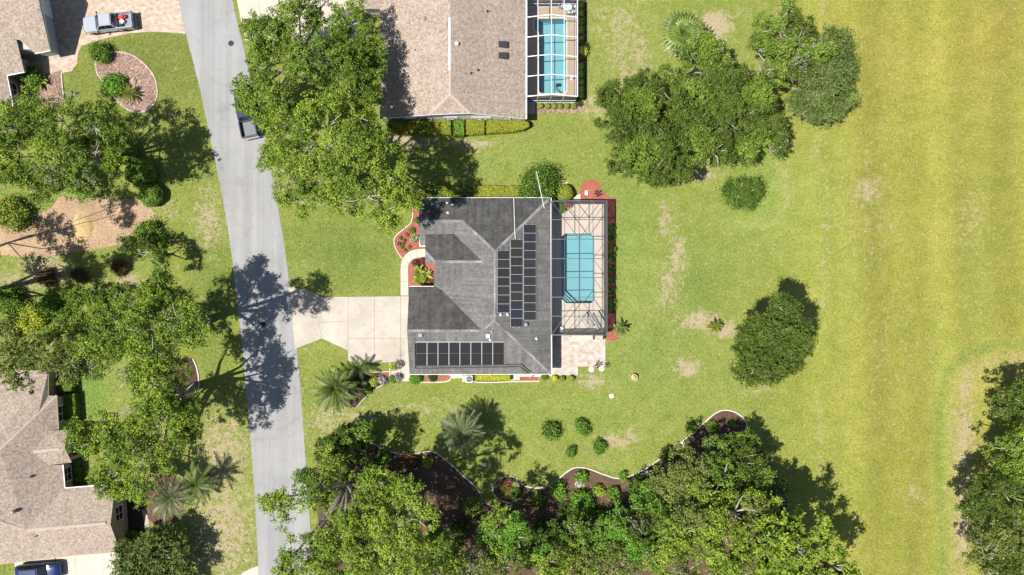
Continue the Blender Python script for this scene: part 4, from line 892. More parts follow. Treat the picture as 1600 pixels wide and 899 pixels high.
def bladeplant(label, px, py, h0, n, L, W, mat, seed=0, name='plant', cat='plant', el=(.15, 1.1), group=None):
    """rosette of broad strap leaves, each leaf a part"""
    rng = random.Random(seed); t = thing(name, label, cat, P(px, py, h0), 0, group); V = []; F = []; k_ = 5
    for i in range(k_ + 1):
        s_ = i / k_; w_ = W * math.sin(math.pi * min(.98, .12 + .86 * s_)) ** .8; x = L * s_; z = L * (.25 * s_ - .45 * s_ * s_); V += [(x, -w_, z + w_ * .25), (x, 0, z), (x, w_, z + w_ * .25)]
    for i in range(k_): a = i * 3; F += [(a, a + 3, a + 4, a + 1), (a + 1, a + 4, a + 5, a + 2)]
    base = mesh('leaf', V, F, mat, t)
    for k in range(n):
        o = base if k == 0 else base.copy()
        if k: COL.objects.link(o); o.parent = t
        s_ = rng.uniform(.7, 1.1); o.rotation_euler = (0, -rng.uniform(*el), k * 2.4 + rng.uniform(-.2, .2)); o.scale = (s_, s_, s_); o.location = (0, 0, .08)
    return t

def grass_tufts(n=125000, seed=4):
    """short blades and weeds standing in the lawn"""
    rng = np.random.default_rng(seed); X = rng.uniform(-62, 62, n); Y = rng.uniform(-35, 35, n); ok = np.ones(n, bool)
    for pl in BARE:
        a = np.array(pl); x0, y0 = a.min(0); x1, y1 = a.max(0); c = np.where((X > x0) & (X < x1) & (Y > y0) & (Y < y1))[0]
        if not len(c): continue
        ins = np.zeros(len(c), bool); x, y = X[c], Y[c]
        for i in range(len(a)):
            p, q = a[i], a[(i + 1) % len(a)]; dy = q[1] - p[1] if abs(q[1] - p[1]) > 1e-9 else 1e-9
            ins ^= ((p[1] > y) != (q[1] > y)) & (x < (q[0] - p[0]) * (y - p[1]) / dy + p[0])
        ok[c[ins]] = False
    X, Y = X[ok], Y[ok]; n = len(X); px = X / S + 800
    t = np.clip((px - 1150) / 180, 0, 1)[:, None]; col = np.array((.184, .230, .046)) * (1 - t) + np.array((.228, .240, .043)) * t
    kind = rng.random((n, 1)); col = col * rng.uniform(.6, 1.35, (n, 1)); col = np.where(kind < .14, np.array((.42, .36, .20)) * rng.uniform(.7, 1.2, (n, 1)), col); col = np.where(kind > .9, np.array((.09, .15, .025)) * rng.uniform(.8, 1.2, (n, 1)), col)
    C = np.stack([X, Y, rng.uniform(.02, .06, n)], 1); N = np.stack([rng.normal(0, .45, n), rng.normal(0, .45, n), np.ones(n)], 1); L = rng.uniform(.05, .13, n)
    o = leafmesh('grass_tufts', C, N, L, L * .32, col, None, False, rng); o['kind'] = 'stuff'; return tag(o, 'short blades and weeds across the lawns', 'grass')
# ------------------------------------------------------------------ pools and decks
def ring_sheet(name, outer, inner, z0, z1, mat, parent=None):
    O = [(p.x, p.y) for p in outer]; I = [(p.x, p.y) for p in inner]
    tr = tessellate_polygon([[Vector((*p, 0)) for p in O], [Vector((*p, 0)) for p in I]])
    V = [(*p, z1) for p in O + I]; n = len(V); V += [(*p, z0) for p in O + I]; F = []
    for t in tr:
        a, b, c = [Vector(V[i]) for i in t]
        F.append(tuple(t) if (b - a).cross(c - a).z > 0 else tuple(reversed(t)))
    for base, m in ((0, len(O)), (len(O), len(I))):
        for i in range(m):
            j = (i + 1) % m; F.append((base + i, base + j, n + base + j, n + base + i))
    return mesh(name, V, F, mat, parent, parent is not None)
def pool(label, px, deckpx, deckmat, deckname, steps, coping=.16):
    loop = [P(a, b) for a, b in px]; outer = inset(loop, -coping)
    BARE.append([(P(a, b).x, P(a, b).y) for a, b in deckpx]); dk = struct(ring_sheet(deckname, [P(a, b) for a, b in deckpx], outer, -.2, .06, deckmat))
    c = sum(loop, Vector()) / len(loop); t = thing('swimming_pool', label, 'swimming pool', (c.x, c.y, 0))
    ring_sheet('coping', outer, loop, -.18, .075, M['cream'] if deckmat is M['deck'] else M['curb'], t)
    lip = inset(loop, -.02); n = len(lip); V = [(p.x, p.y, .0) for p in lip] + [(p.x, p.y, -1.35) for p in lip]
    ar = sum(lip[i].x * lip[(i + 1) % n].y - lip[(i + 1) % n].x * lip[i].y for i in range(n)); o = list(range(n)) if ar > 0 else list(range(n - 1, -1, -1))
    F = [tuple(n + i for i in o)] + [(o[i], o[(i + 1) % n], n + o[(i + 1) % n], n + o[i])[::-1] for i in range(n)]
    mesh('basin', V, F, M['plaster'], t, True)
    wl = inset(loop, -.015); mesh('water', [(wl[i].x, wl[i].y, -.10) for i in o], [tuple(range(n))], M['water'], t, True)
    for k, st in enumerate(steps): MB().prism([(P(a, b).x, P(a, b).y) for a, b in st], -1.3, -.35 - .28 * k).out('step', M['plaster'], t, True)
    return t
pool('turquoise pool with cut corners inside the dark framed cage', POOL1, [(860, 316), (946.5, 316), (946.5, 522.8), (860, 522.8)], M['deck'], 'pool_deck',
     [[(877.3, 466.8), (885, 473.7), (891, 473.7), (877.3, 461)], [(877.3, 461), (891, 473.7), (897, 473.7), (877.3, 455)], [(877.3, 455), (897, 473.7), (903, 473.7), (877.3, 449)]])
p2_ = pool('turquoise rectangular pool inside the white framed cage', POOL2, [(822, -40), (900, -40), (900, 158.5), (822, 158.5)], M['tandeck'], 'pool_deck',
     [[(835.3, 31.3), (841.8, 29.9), (841.8, 50.6), (835.3, 47.8)]])
# pool cleaner and hose in the upper pool
cl = thing('pool_cleaner', 'dark pool cleaner with looping hose in the upper pool', 'pool cleaner', P(874, 128, 0) + Vector((0, 0, -1.33)))
MB().hexa([(-.32, -.2, 0), (.32, -.2, 0), (.32, .2, 0), (-.32, .2, 0)], [(-.22, -.12, .28), (.22, -.12, .28), (.22, .12, .28), (-.22, .12, .28)]).out('body', M['darkmetal'], cl)
hp = [P(a, b, 0) - P(874, 128, 0) for a, b in ((872, 129), (869.5, 131), (869.5, 135), (872, 140), (876, 143.5), (879, 144))]
MB().tube([Vector((p.x, p.y, .2 + .17 * i)) for i, p in enumerate(hp)], .05).out('hose', M['darkmetal'], cl)
# ------------------------------------------------------------------ pool cages
def cage(name, label, xs, ys, hs, mat, wd, walls_, braces, cat='pool cage', rail=.95, zb=.06):
    X = [P(x, 0, h).x for x, h in zip(xs, hs)]; Y = [P(0, y, hs[0]).y for y in ys]; nx, ny = len(X), len(Y)
    c = thing(name, label, cat, (sum(X) / nx, sum(Y) / ny, 0))
    def pt(i, j, dz=0): return Vector((X[i], Y[j], hs[i] + dz))
    def br(nm, a, b, w_=wd, h_=None): MB().bar(a, b, w_, h_ or w_ * 1.2).out(nm, mat, c, True)
    for j in range(ny):
        for i in range(nx - 1): br('beam', pt(i, j), pt(i + 1, j), wd if 0 < j < ny - 1 else wd * 1.2)
    for i in range(nx):
        for j in range(ny - 1): br('beam' if i in (0, nx - 1) else 'purlin', pt(i, j, -.01), pt(i, j + 1, -.01), wd * (1.25 if i in (0, nx - 1) else .75))
    for i in range(nx - 1):
        for j in range(ny - 1):
            q = [pt(i, j, .05), pt(i + 1, j, .05), pt(i + 1, j + 1, .05), pt(i, j + 1, .05)]; mesh('screen_panel', q, [(0, 3, 2, 1)], M['screen'], c, True)
    def wall(seq):
        for a in seq: br('post', Vector((a.x, a.y, zb)), a - Vector((0, 0, wd * .6)), wd * .9, wd * .9)
        for a, b in zip(seq, seq[1:]):
            A0 = Vector((a.x, a.y, zb)); B0 = Vector((b.x, b.y, zb)); R0 = Vector((a.x, a.y, rail)); R1_ = Vector((b.x, b.y, rail))
            br('rail', R0, R1_, wd * .8); br('rail', A0 + Vector((0, 0, .04)), B0 + Vector((0, 0, .04)), wd * .8)
            mesh('screen_panel', [A0, B0, R1_, R0], [(0, 1, 2, 3)], M['wallscreen'], c, True); mesh('screen_panel', [R0, R1_, b, a], [(0, 1, 2, 3)], M['wallscreen'], c, True)
    if 'E' in walls_: wall([pt(nx - 1, j) for j in range(ny)])
    if 'N' in walls_: wall([pt(i, 0) for i in range(nx)])
    if 'S' in walls_: wall([pt(i, ny - 1) for i in range(nx)])
    for (i, j, i2, j2) in braces: br('brace', pt(i, j, -.02), pt(i2, j2, -.02), wd * .7)
    return c, X, Y
c1, CX, CY = cage('pool_enclosure', 'dark grey framed screen cage over the main house pool', [861.8, 882.4, 905, 926.7, 948.5], [314.6, 343.7, 374.2, 404.5, 434, 464.5, 494.2, 523.5], [2.72, 2.95, 3.05, 2.98, 2.85], M['bronze'], .075,
     'ENS', [(0, 0, 1, 1), (1, 1, 2, 2), (4, 0, 3, 1), (3, 1, 2, 2), (0, 7, 1, 6), (1, 6, 2, 5), (4, 7, 3, 6), (3, 6, 2, 5), (1, 0, 2, 1), (2, 1, 3, 0), (1, 7, 2, 6), (2, 6, 3, 7), (4, 2, 3, 3), (3, 3, 4, 4), (4, 5, 3, 4)])
for j, k in ((0, 1), (1, 2), (5, 6), (6, 7)):
    a = Vector((CX[4], CY[j], .1)); b = Vector((CX[4], CY[k], 2.8))
    if j > 3: a.z, b.z = 2.8, .1
    MB().bar(a, b, .05, .05).out('brace', M['bronze'], c1, True)
cage('pool_enclosure', 'white framed screen cage over the upper neighbour pool', [823, 840.5, 861.7, 881.4, 902.2], [-3.8, 27.5, 58.6, 89, 119.8, 151], [2.7, 3.12, 3.5, 3.12, 2.72], M['lavwhite'], .085, 'ENS', [])

# ------------------------------------------------------------------ furniture round the pools
def lounger(px, py, rz, label, grp):
    t = thing('sun_lounger', label, 'sun lounger', P(px, py, .06), rz, grp)
    for s_ in (-1, 1):
        MB().bar((-.95, s_ * .3, .3), (.45, s_ * .3, .3), .04, .05).out('side_rail', M['darkmetal'], t)
        for x in (-.8, .35): MB().bar((x, s_ * .3, 0), (x, s_ * .3, .28), .04, .04).out('leg', M['darkmetal'], t)
    MB().box(-.95, .4, -.28, .28, .325, .35).out('seat', M['fabricgrey'], t)
    MB().hexa([(.40, -.28, .33), (.98, -.28, .68), (.98, .28, .68), (.40, .28, .33)], [(.39, -.28, .36), (.97, -.28, .71), (.97, .28, .71), (.39, .28, .36)]).out('backrest', M['fabricgrey'], t)
    return t
lounger(918.5, 500, math.radians(-60), 'grey sun lounger nearest the pool steps in dark cage', 'loungers in the dark cage')
lounger(929, 502, math.radians(-60), 'middle grey sun lounger of three in dark cage', 'loungers in the dark cage')
lounger(937.5, 499, math.radians(-60), 'grey sun lounger nearest the corner post of dark cage', 'loungers in the dark cage')
def chair(px, py, rz, label, mat, grp, h=.06):
    t = thing('patio_chair', label, 'chair', P(px, py, h), rz, grp)
    MB().box(-.25, .25, -.25, .25, .42, .46).out('seat', mat, t); MB().hexa([(-.25, .22, .46), (.25, .22, .46), (.25, .26, .46), (-.25, .26, .46)], [(-.23, .32, .92), (.23, .32, .92), (.23, .36, .92), (-.23, .36, .92)]).out('backrest', mat, t)
    for x in (-.22, .22):
        for y in (-.22, .22): MB().bar((x, y, 0), (x, y, .42), .035, .035).out('leg', M['grey'], t)
        MB().bar((x * 1.12, -.22, .64), (x * 1.12, .28, .66), .045, .03).out('armrest', M['grey'], t)
    return t
tb = thing('patio_table', 'round pale glass patio table in the white cage', 'table', P(886.5, 12.5, .06))
MB().lathe([(.62, .70), (.64, .715), (.62, .73), (.05, .732)], 24).out('table_top', simple('frosted_glass', (.42, .48, .52), .15), tb); MB().lathe([(.28, 0), (.26, .03), (.04, .05), (.04, .70)], 14).out('pedestal', M['grey'], tb)
M['whitesling'] = simple('white_sling', (.55, .55, .54), .8)
for (a, b, r_, lab) in ((877, 12.5, math.pi / 2, 'patio chair on the pool house side of glass table'), (888, 21, math.pi, 'patio chair on the pool side of glass table'), (895, 12, -math.pi / 2, 'patio chair between glass table and cage wall'), (893.5, 20.5, -2.4, 'angled patio chair at the corner of glass table')):
    chair(a, b, r_, lab, M['whitesling'], 'chairs at the glass table')
def potted(px, py, h0, r, ht, label, mat, leafcol, plant=.35, name='potted_plant', ring=False):
    t = thing(name, label, 'potted plant', P(px, py, h0))
    MB().lathe([(r * .68, 0), (r * .95, ht * .85), (r * 1.08, ht * .88), (r * 1.08, ht), (r * .9, ht), (r * .86, ht * .86), (r * .2, ht * .86)], 18).out('pot', mat, t)
    leaf_ball(t, (0, 0, ht + plant * .2), plant, plant * .7, leafcol, 90, .10, 'foliage', int(px * 7 + py)); return t
sk = thing('pump_box', 'small white box in the dark cage near house corner', 'box', P(877, 514.5, .06))
bevel(MB().box(-.24, .24, -.32, .32, 0, .42).out('body', M['pvc'], sk), .04); MB().box(-.2, .2, -.28, .28, .42, .45).out('lid', M['white'], sk)
lt = thing('deck_light', 'small white round float on the tan deck in the white cage', 'pool float', P(893, 123, .06)); MB().lathe([(.1, 0), (.2, .03), (.22, .08), (.16, .13), (.03, .15)], 14).out('float', M['white'], lt)
# grill beside the patio mat
gr = thing('storage_bench', 'beige lidded storage bench on the patio below the dark cage', 'bench', P(934.5, 527.5, .05))
bevel(MB().box(-.48, .48, -.24, .24, .1, .5).out('chest', M['stone'], gr), .03); bevel(MB().box(-.5, .5, -.25, .27, .5, .58).out('lid', M['stone'], gr), .02)
for x in (-.58, .58): MB().box(x - .07, x + .07, -.2, .2, .05, .7).out('arm', M['darkmetal'], gr)
# stepping stones, box covers
for (a, b, s_, lab, nm) in ((924, 577.5, .36, 'round pale stepping stone left of the pair below patio', 'stepping_stone'), (940, 576.5, .38, 'squarish pale stepping stone right of the pair below patio', 'stepping_stone')):
    o = MB().lathe([(s_, -.05), (s_, .035), (s_ * .9, .05), (.05, .052)], 18 if 'round' in lab else 6).out(nm, M['cream']); o.location = P(a, b); tag(o, lab, 'stepping stone', 'stepping stones below the patio')
def lidbox(px, py, w_, l_, ht, label, mat, rz=0, cat='box', name='utility_box'):
    t = thing(name, label, cat, P(px, py, 0), rz); bevel(MB().box(-w_ / 2, w_ / 2, -l_ / 2, l_ / 2, -.1, ht).out('body', mat, t), .03); MB().box(-w_ * .38, w_ * .38, -l_ * .38, l_ * .38, ht, ht + .03).out('lid', M['pvc'], t); return t
lidbox(955.5, 619, .5, .45, .10, 'small white square cover lying alone on the back lawn', M['white'], .25)
lidbox(757, 726, .42, .42, .18, 'small white square box on the lawn beside the ring planter', M['white'], .1)
lidbox(916, 302, .36, .55, .25, 'small white upright box on the red mulch above the dark cage', M['white'])
# dark metal ornament on the red mulch, and two by the patio
def ornament(px, py, label, seed, sc=1.0, name='garden_ornament'):
    rng = random.Random(seed); t = thing(name, label, 'ornament', P(px, py, .04), rng.uniform(0, 6))
    MB().tube([(0, 0, 0), (0, 0, .5 * sc)], .03).out('stake', M['darkmetal'], t)
    for k in range(5):
        a = k * 1.257 + rng.uniform(-.2, .2); d = Vector((math.cos(a), math.sin(a), .15)); n = Vector((-d.y, d.x, 0)) * .10 * sc; c = Vector((0, 0, .5 * sc)); tip = c + d * .5 * sc
        MB().add([c, c + d * .28 * sc + n, tip, c + d * .28 * sc - n, c + Vector((0, 0, .03)), c + d * .28 * sc + n + Vector((0, 0, .03)), tip + Vector((0, 0, .03)), c + d * .28 * sc - n + Vector((0, 0, .03))], [(3, 2, 1, 0), (4, 5, 6, 7), (0, 1, 5, 4), (1, 2, 6, 5), (2, 3, 7, 6), (3, 0, 4, 7)]).out('blade', M['darkmetal'], t)
    return t
ornament(932.5, 303.5, 'dark metal spinner ornament on the red mulch above the cage', 1)
ornament(933, 569.5, 'dark metal ornament at the lower edge of the patio', 2, 1.0); ornament(947.5, 570, 'small dark metal ornament off the patio corner', 3, .75)
# air conditioner
ac = thing('air_conditioner', 'white air conditioner with dark fan on pad beside yellow hedge', 'air conditioner', P(733.5, 591.5, .06))
bevel(MB().box(-.42, .42, -.42, .42, 0, .75).out('casing', M['pvc'], ac), .04); MB().lathe([(.36, .752), (.36, .78), (.30, .785)], 20).out('fan_guard', M['darkmetal'], ac)
for k in range(4):
    a = k * math.pi / 2; MB().bar((0, 0, .80), (.3 * math.cos(a), .3 * math.sin(a), .80), .1, .02).out('fan_blade', M['grey'], ac)
# tv antenna above the north east roof corner
an = thing('tv_antenna', 'long white aerial boom over the north east roof corner', 'antenna', P(843.5, 292, 2.7))
mz = 4.6; b0 = P(838, 268, mz); b1 = P(850.5, 326, mz); mp = P(843.5, 293, mz)
MB().tube([(mp.x, mp.y, 1.2), (mp.x, mp.y, mz)], .03).out('mast', M['alu'], an, True); MB().tube([b0, b1], .034).out('boom', M['pvc'], an, True)
dr = (b1 - b0).normalized(); sd = Vector((-dr.y, dr.x, 0))
for k in range(3):
    c = mp + dr * (k - 1) * .22; MB().tube([c - sd * (.28 - .06 * k), c + sd * (.28 - .06 * k)], .014).out('element', M['alu'], an, True)

# ------------------------------------------------------------------ vehicles
def paint(name, col, metal=.3): return simple(name, col, .16, metal, .04, .6, .5, .5)
def soften(o, deg=32):
    for p in o.data.polygons: p.use_smooth = True
    o.data.set_sharp_from_angle(angle=math.radians(deg)); return o
def wheel(t, x, y, r=.38, w_=.25):
    o = MB()
    prof = [(r * .62, -w_ / 2), (r * .94, -w_ / 2), (r, -w_ * .36), (r, w_ * .36), (r * .94, w_ / 2), (r * .62, w_ / 2)]
    n = 18
    def rev(prof):
        m = MB(); b = 0
        for (q, z) in prof:
            for k in range(n): a = 2 * math.pi * k / n; m.v.append(Vector((x + q * math.cos(a), y + z, r + q * math.sin(a))))
        for i in range(len(prof) - 1):
            for k in range(n): m.f.append((i * n + k, i * n + (k + 1) % n, (i + 1) * n + (k + 1) % n, (i + 1) * n + k))
        m.f.append(tuple(range(n))[::-1]); m.f.append(tuple((len(prof) - 1) * n + k for k in range(n))); return m
    ty = rev(prof).out('wheel', M['black'], t); rev([(r * .6, -w_ * .42), (r * .6, w_ * .42)]).out('rim', M['grey'], ty)
def loft(secs):
    """secs: (x, [(y,z) ...right half from bottom to top centre]) mirrored"""
    V = []; F = []; n = None
    for x, hv in secs:
        ring = [(x, y, z) for y, z in hv] + [(x, -y, z) for y, z in reversed(hv)]; n = len(ring); V += ring
    for i in range(len(secs) - 1):
        for k in range(n): F.append((i * n + k, (i + 1) * n + k, (i + 1) * n + (k + 1) % n, i * n + (k + 1) % n))
    F.append(tuple(range(n))); F.append(tuple((len(secs) - 1) * n + k for k in range(n))[::-1]); return MB().add(V, F)
def hv(w_, z0, zt, crown=.03, tuck=.06): return [(w_ - .10, z0), (w_, z0 + .18), (w_, zt - .22), (w_ - tuck, zt - .05), (w_ - tuck * 2.6, zt + crown * .5), (.28, zt + crown)]
def greenhouse(t, pm, x_ws, x_rf, x_rr, x_rb, zb, zr, wb, wr):
    """cab: painted roof and pillars with separate glass; x_ws windshield base .. x_rb rear base"""
    V = [(x_ws, wb, zb), (x_ws, -wb, zb), (x_rb, -wb, zb), (x_rb, wb, zb), (x_rf, wr, zr), (x_rf, -wr, zr), (x_rr, -wr, zr), (x_rr, wr, zr)]
    cab = MB().add(V, [(0, 1, 5, 4), (1, 2, 6, 5), (2, 3, 7, 6), (3, 0, 4, 7), (7, 6, 5, 4)][:4] + [(4, 5, 6, 7)]).out('cab', pm, t)
    b2 = bmesh.new(); b2.from_mesh(cab.data); bmesh.ops.recalc_face_normals(b2, faces=b2.faces); bmesh.ops.bevel(b2, geom=[e for e in b2.edges if all(v.co.z > zb + .1 for v in e.verts)], offset=.07, segments=3, affect='EDGES'); b2.to_mesh(cab.data); b2.free()
    for p in cab.data.polygons: p.use_smooth = False
    def glass(nm, q, s0=.08, s1=.92, t0=.08, t1=.9):
        a, b, c, d = [Vector(V[i]) for i in q]; n = (b - a).cross(d - a).normalized(); ctr = Vector((sum(v[0] for v in V) / 8, 0, (zb + zr) / 2))
        if n.dot((a + c) / 2 - ctr) < 0: n = -n
        f = lambda s, u: (a.lerp(b, s)).lerp(d.lerp(c, s), u) + n * .012
        Q = [f(s0, t0), f(s1, t0), f(s1, t1), f(s0, t1)]; MB().hexa(Q, [p + n * .01 for p in Q]).out(nm, M['glass'], t)
    glass('windshield', (0, 1, 5, 4), .05, .95, .04, .93); glass('rear_window', (2, 3, 7, 6), .1, .9, .2, .88)
    for q in ((1, 2, 6, 5), (3, 0, 4, 7)):
        r0, r1 = (.06, .47) if q[0] == 1 else (.53, .94); r2_, r3_ = (.51, .93) if q[0] == 1 else (.07, .49)
        glass('side_window', q, r0, r1, .12, .9); glass('side_window', q, r2_, r3_, .12, .9)
    MB().box(x_rr + .25, x_rf - .25, -.02, .02, zr + .006, zr + .012).out('roof_seam', pm, t)
def pickup(label, pm, bedmat, px, py, rz, name='pickup_truck'):
    t = thing(name, label, 'pickup truck', P(px, py, .03), rz)
    # nose, hood and doors: x forward
    b = loft([(2.96, hv(.80, .45, .92)), (2.86, hv(.90, .38, 1.0)), (2.45, hv(.97, .36, 1.07, .04)), (1.35, hv(.99, .36, 1.13, .05)), (1.2, hv(.99, .36, 1.14, .02)), (-.98, hv(.99, .36, 1.14, .02))]).out('body', pm, t); soften(b)
    # open cargo bed
    L0, L1, W = -2.82, -.98, .98; m = MB()
    m.box(L0, L1, -W, W, .45, .74); m.box(L0, L1, W - .13, W, .74, 1.20); m.box(L0, L1, -W, -W + .13, .74, 1.20); m.box(L1 - .08, L1, -W + .13, W - .13, .74, 1.20)
    bd = m.out('cargo_bed', pm, t); MB().box(L0 + .05, L1 - .1, -W + .14, W - .14, .741, .76).out('bed_liner', bedmat, bd)
    tg = bevel(MB().box(L0 - .08, L0 + .0, -W + .02, W - .02, .5, 1.20).out('tailgate', pm, t), .02)
    MB().box(L0 - .10, L0 - .08, -.16, .16, .95, 1.05).out('handle', M['black'], tg)
    greenhouse(t, pm, 1.42, .62, -.72, -.97, 1.13, 1.86, .90, .72)
    bevel(MB().box(L0 - .30, L0 - .1, -.96, .96, .45, .62).out('rear_bumper', M['grey'], t), .04)
    bevel(MB().box(2.86, 3.04, -.92, .92, .42, .66).out('front_bumper', M['grey'], t), .05)
    for s_ in (-1, 1):
        bevel(MB().box(2.80, 2.99, s_ * .66 - .17, s_ * .66 + .17, .76, .95).out('headlight', M['glass'], t), .03)
        MB().box(L0 - .11, L0 - .02, s_ * .9 - .06, s_ * .9 + .06, .8, 1.12).out('taillight', M['red'], t)
        mi = MB().bar((1.12, s_ * .95, 1.18), (1.10, s_ * 1.16, 1.22), .08, .06).out('mirror', M['black'], t); bevel(MB().box(1.04, 1.16, s_ * 1.18 - .09, s_ * 1.18 + .09, 1.15, 1.36).out('mirror_housing', M['black'], mi), .02)
        for x in (1.98, -1.75): wheel(t, x, s_ * .86)
    MB().box(2.97, 3.0, -.48, .48, .72, .92).out('grille', M['darkmetal'], t)
    return t
p_sil = paint('silver_paint', (.42, .46, .52), .25)
tk = pickup('silver pickup truck with red cargo in its open bed on paver driveway', p_sil, simple('bed_liner', (.20, .22, .25), .7), 176.3, 39.6, math.radians(186.5))
dirv = Vector((math.cos(math.radians(186.5)), math.sin(math.radians(186.5)), 0)); sdv = Vector((-dirv.y, dirv.x, 0))
def inbed(f, s_, z=.795): return Vector(tk.location) + dirv * f + sdv * s_ + Vector((0, 0, z - .03))
t = thing('equipment', 'red machine with black handle in the silver pickup bed', 'machine', inbed(-1.75, -.38), math.radians(200))
bevel(MB().box(-.45, .45, -.25, .25, 0, .35).out('body', M['red'], t), .06); MB().box(-.2, .15, -.18, .18, .35, .5).out('engine', M['red'], t); MB().tube([(.4, -.2, .3), (.75, -.2, .55), (.75, .2, .55), (.4, .2, .3)], .03).out('handle', M['black'], t)
t = thing('carton', 'white carton in the silver pickup bed', 'box', inbed(-1.72, .15), math.radians(140)); bevel(MB().box(-.22, .22, -.2, .2, 0, .4).out('body', M['white'], t), .01); MB().box(-.21, .21, -.02, .02, .4, .404).out('tape', M['stone'], t)
t = thing('plank', 'pale board lying across the silver pickup bed', 'board', inbed(-1.25, -.1), math.radians(276)); MB().box(-.7, .7, -.07, .07, 0, .05).out('board', M['cream'], t); MB().box(-.7, .5, -.24, -.10, 0, .04).out('board', M['stone'], t)
t = thing('toolbag', 'black bag in the silver pickup bed behind the cab', 'bag', inbed(-1.5, .55), .3); bevel(MB().box(-.25, .25, -.15, .15, 0, .28).out('body', M['black'], t), .06); MB().tube([(-.15, 0, .27), (-.1, 0, .38), (.1, 0, .38), (.15, 0, .27)], .02).out('handle', M['black'], t)
p_dk = paint('slate_paint', (.045, .058, .08), .1)
hd = math.radians(90 + 11.6); rear = P(391.5, 214, .8)
c0 = rear + Vector((math.cos(hd), math.sin(hd), 0)) * 2.9
pk = pickup('dark slate pickup truck parked on the street under the oak', p_dk, simple('grey_bed_liner', (.15, .158, .175), .7), 800 + c0.x / S, 449.5 - c0.y / S, hd)
p_bl = paint('blue_paint', (.012, .025, .11), .1)
def suv(label, pm, px, py, rz):
    t = thing('parked_car', label, 'car', P(px, py, .04), rz)
    b = loft([(2.3, hv(.72, .42, .72)), (2.2, hv(.84, .34, .82)), (1.8, hv(.91, .32, .93, .04)), (1.0, hv(.93, .32, 1.0, .05)), (-1.9, hv(.93, .32, 1.04, .03)), (-2.25, hv(.86, .36, .98)), (-2.34, hv(.78, .42, .85))]).out('body', pm, t); soften(b); t.scale = (1.14, 1.08, 1.08)
    greenhouse(t, pm, 1.15, .35, -1.45, -2.0, 1.0, 1.62, .84, .66)
    for s_ in (-1, 1):
        MB().bar((.15, s_ * .6, 1.67), (-1.3, s_ * .6, 1.67), .05, .05).out('roof_rail', M['black'], t)
        bevel(MB().box(2.05, 2.27, s_ * .64 - .16, s_ * .64 + .16, .6, .75).out('headlight', M['glass'], t), .03)
        MB().box(-2.33, -2.2, s_ * .68 - .1, s_ * .68 + .1, .75, .92).out('taillight', M['red'], t)
        mi = MB().bar((.9, s_ * .88, 1.03), (.88, s_ * 1.02, 1.06), .08, .05).out('mirror', pm, t); bevel(MB().box(.82, .94, s_ * 1.04 - .08, s_ * 1.04 + .08, 1.0, 1.15).out('mirror_housing', pm, mi), .02)
        for x in (1.42, -1.42): wheel(t, x, s_ * .80, .34, .22)
    return t
suv('dark blue car parked on the concrete drive at the bottom left', p_bl, 67, 890, math.radians(4.5))
potted(887.5, 321, .06, .42, .5, 'pink plant in a round dark planter in cage corner', M['terracotta'], 'red', .35)
shrub('small green bush in the corner of the dark cage', 876.5, 324, 8, .8, 'hedge', 31, .08)
po = potted(990, 589, 0, .36, .55, 'yellow flowers in a round white pot alone on the back lawn', M['cream'], 'gold', .26)

# ------------------------------------------------------------------ trees
tree('wide green oak over the upper left house and lawn', [(40, 185, 40, 7.5), (100, 190, 45, 9.5), (150, 200, 40, 9.5), (30, 245, 42, 8), (90, 252, 48, 10.5), (150, 255, 40, 10), (60, 285, 28, 6.5), (120, 288, 28, 7), (183, 218, 22, 8.5), (8, 285, 28, 6), (5, 210, 30, 6.5)], 'oak', 1, 1.0, 1.0, pal2='oaky', foot=(168, 258))
tree('broad dark green oak beside the street above the dark pickup', [(415, 50, 38, 7.5), (468, 28, 40, 7.5), (548, 40, 36, 7), (572, 72, 28, 6.5), (580, 100, 22, 6), (430, 100, 46, 8), (500, 95, 55, 9), (555, 115, 42, 7.5), (394, 140, 30, 6.5), (390, 158, 20, 6), (408, 168, 24, 6.5), (428, 158, 36, 7.5), (582, 150, 20, 5.5), (500, 14, 28, 6.5)], 'oak', 2, .95, 1.0, foot=(480, 105))
tree('tall yellow green oak between the street and the main house', [(450, 208, 46, 10), (510, 200, 52, 12), (560, 190, 40, 11.5), (430, 245, 28, 8), (480, 262, 50, 11), (545, 255, 55, 13.5), (600, 250, 38, 13), (626, 285, 30, 12.5), (572, 308, 42, 11.5), (512, 320, 36, 9.5), (603, 332, 28, 10.5), (640, 312, 18, 11), (460, 308, 28, 7.5), (550, 152, 38, 9)], 'oaky', 3, 1.0, 1.0, pal2='oak', foot=(560, 270))
tree('tall green oak left of the street shading the road', [(250, 470, 40, 11.5), (208, 482, 38, 11), (282, 500, 36, 14.5), (240, 520, 46, 14), (192, 522, 40, 11), (296, 530, 24, 15.5), (302, 486, 20, 15.5), (150, 540, 34, 9.5), (262, 558, 36, 11), (168, 495, 24, 8), (255, 440, 20, 11)], 'oak', 4, .95, .95, pal2='oaky', grey=.06, foot=(325, 500))
tree('grey green oak over the north end of the lower left roof', [(25, 560, 30, 8), (75, 548, 34, 8.5), (112, 572, 30, 8), (30, 585, 26, 6.5), (-5, 545, 30, 7), (150, 575, 22, 7)], 'olive', 5, .9, .9, grey=.08, foot=(110, 560))
tree('bushy yellow green oak in front of the lower left house', [(245, 598, 42, 12), (285, 618, 34, 12), (205, 590, 28, 11), (240, 645, 42, 13), (290, 655, 24, 11), (185, 665, 36, 11.5), (145, 690, 26, 10.5), (205, 705, 46, 12.5), (255, 700, 36, 12), (175, 745, 32, 5.5), (212, 750, 36, 6), (305, 672, 15, 10), (122, 672, 14, 9.5)], 'oaky', 6, .9, .95, pal2='oak', grey=.05, foot=(303, 605))
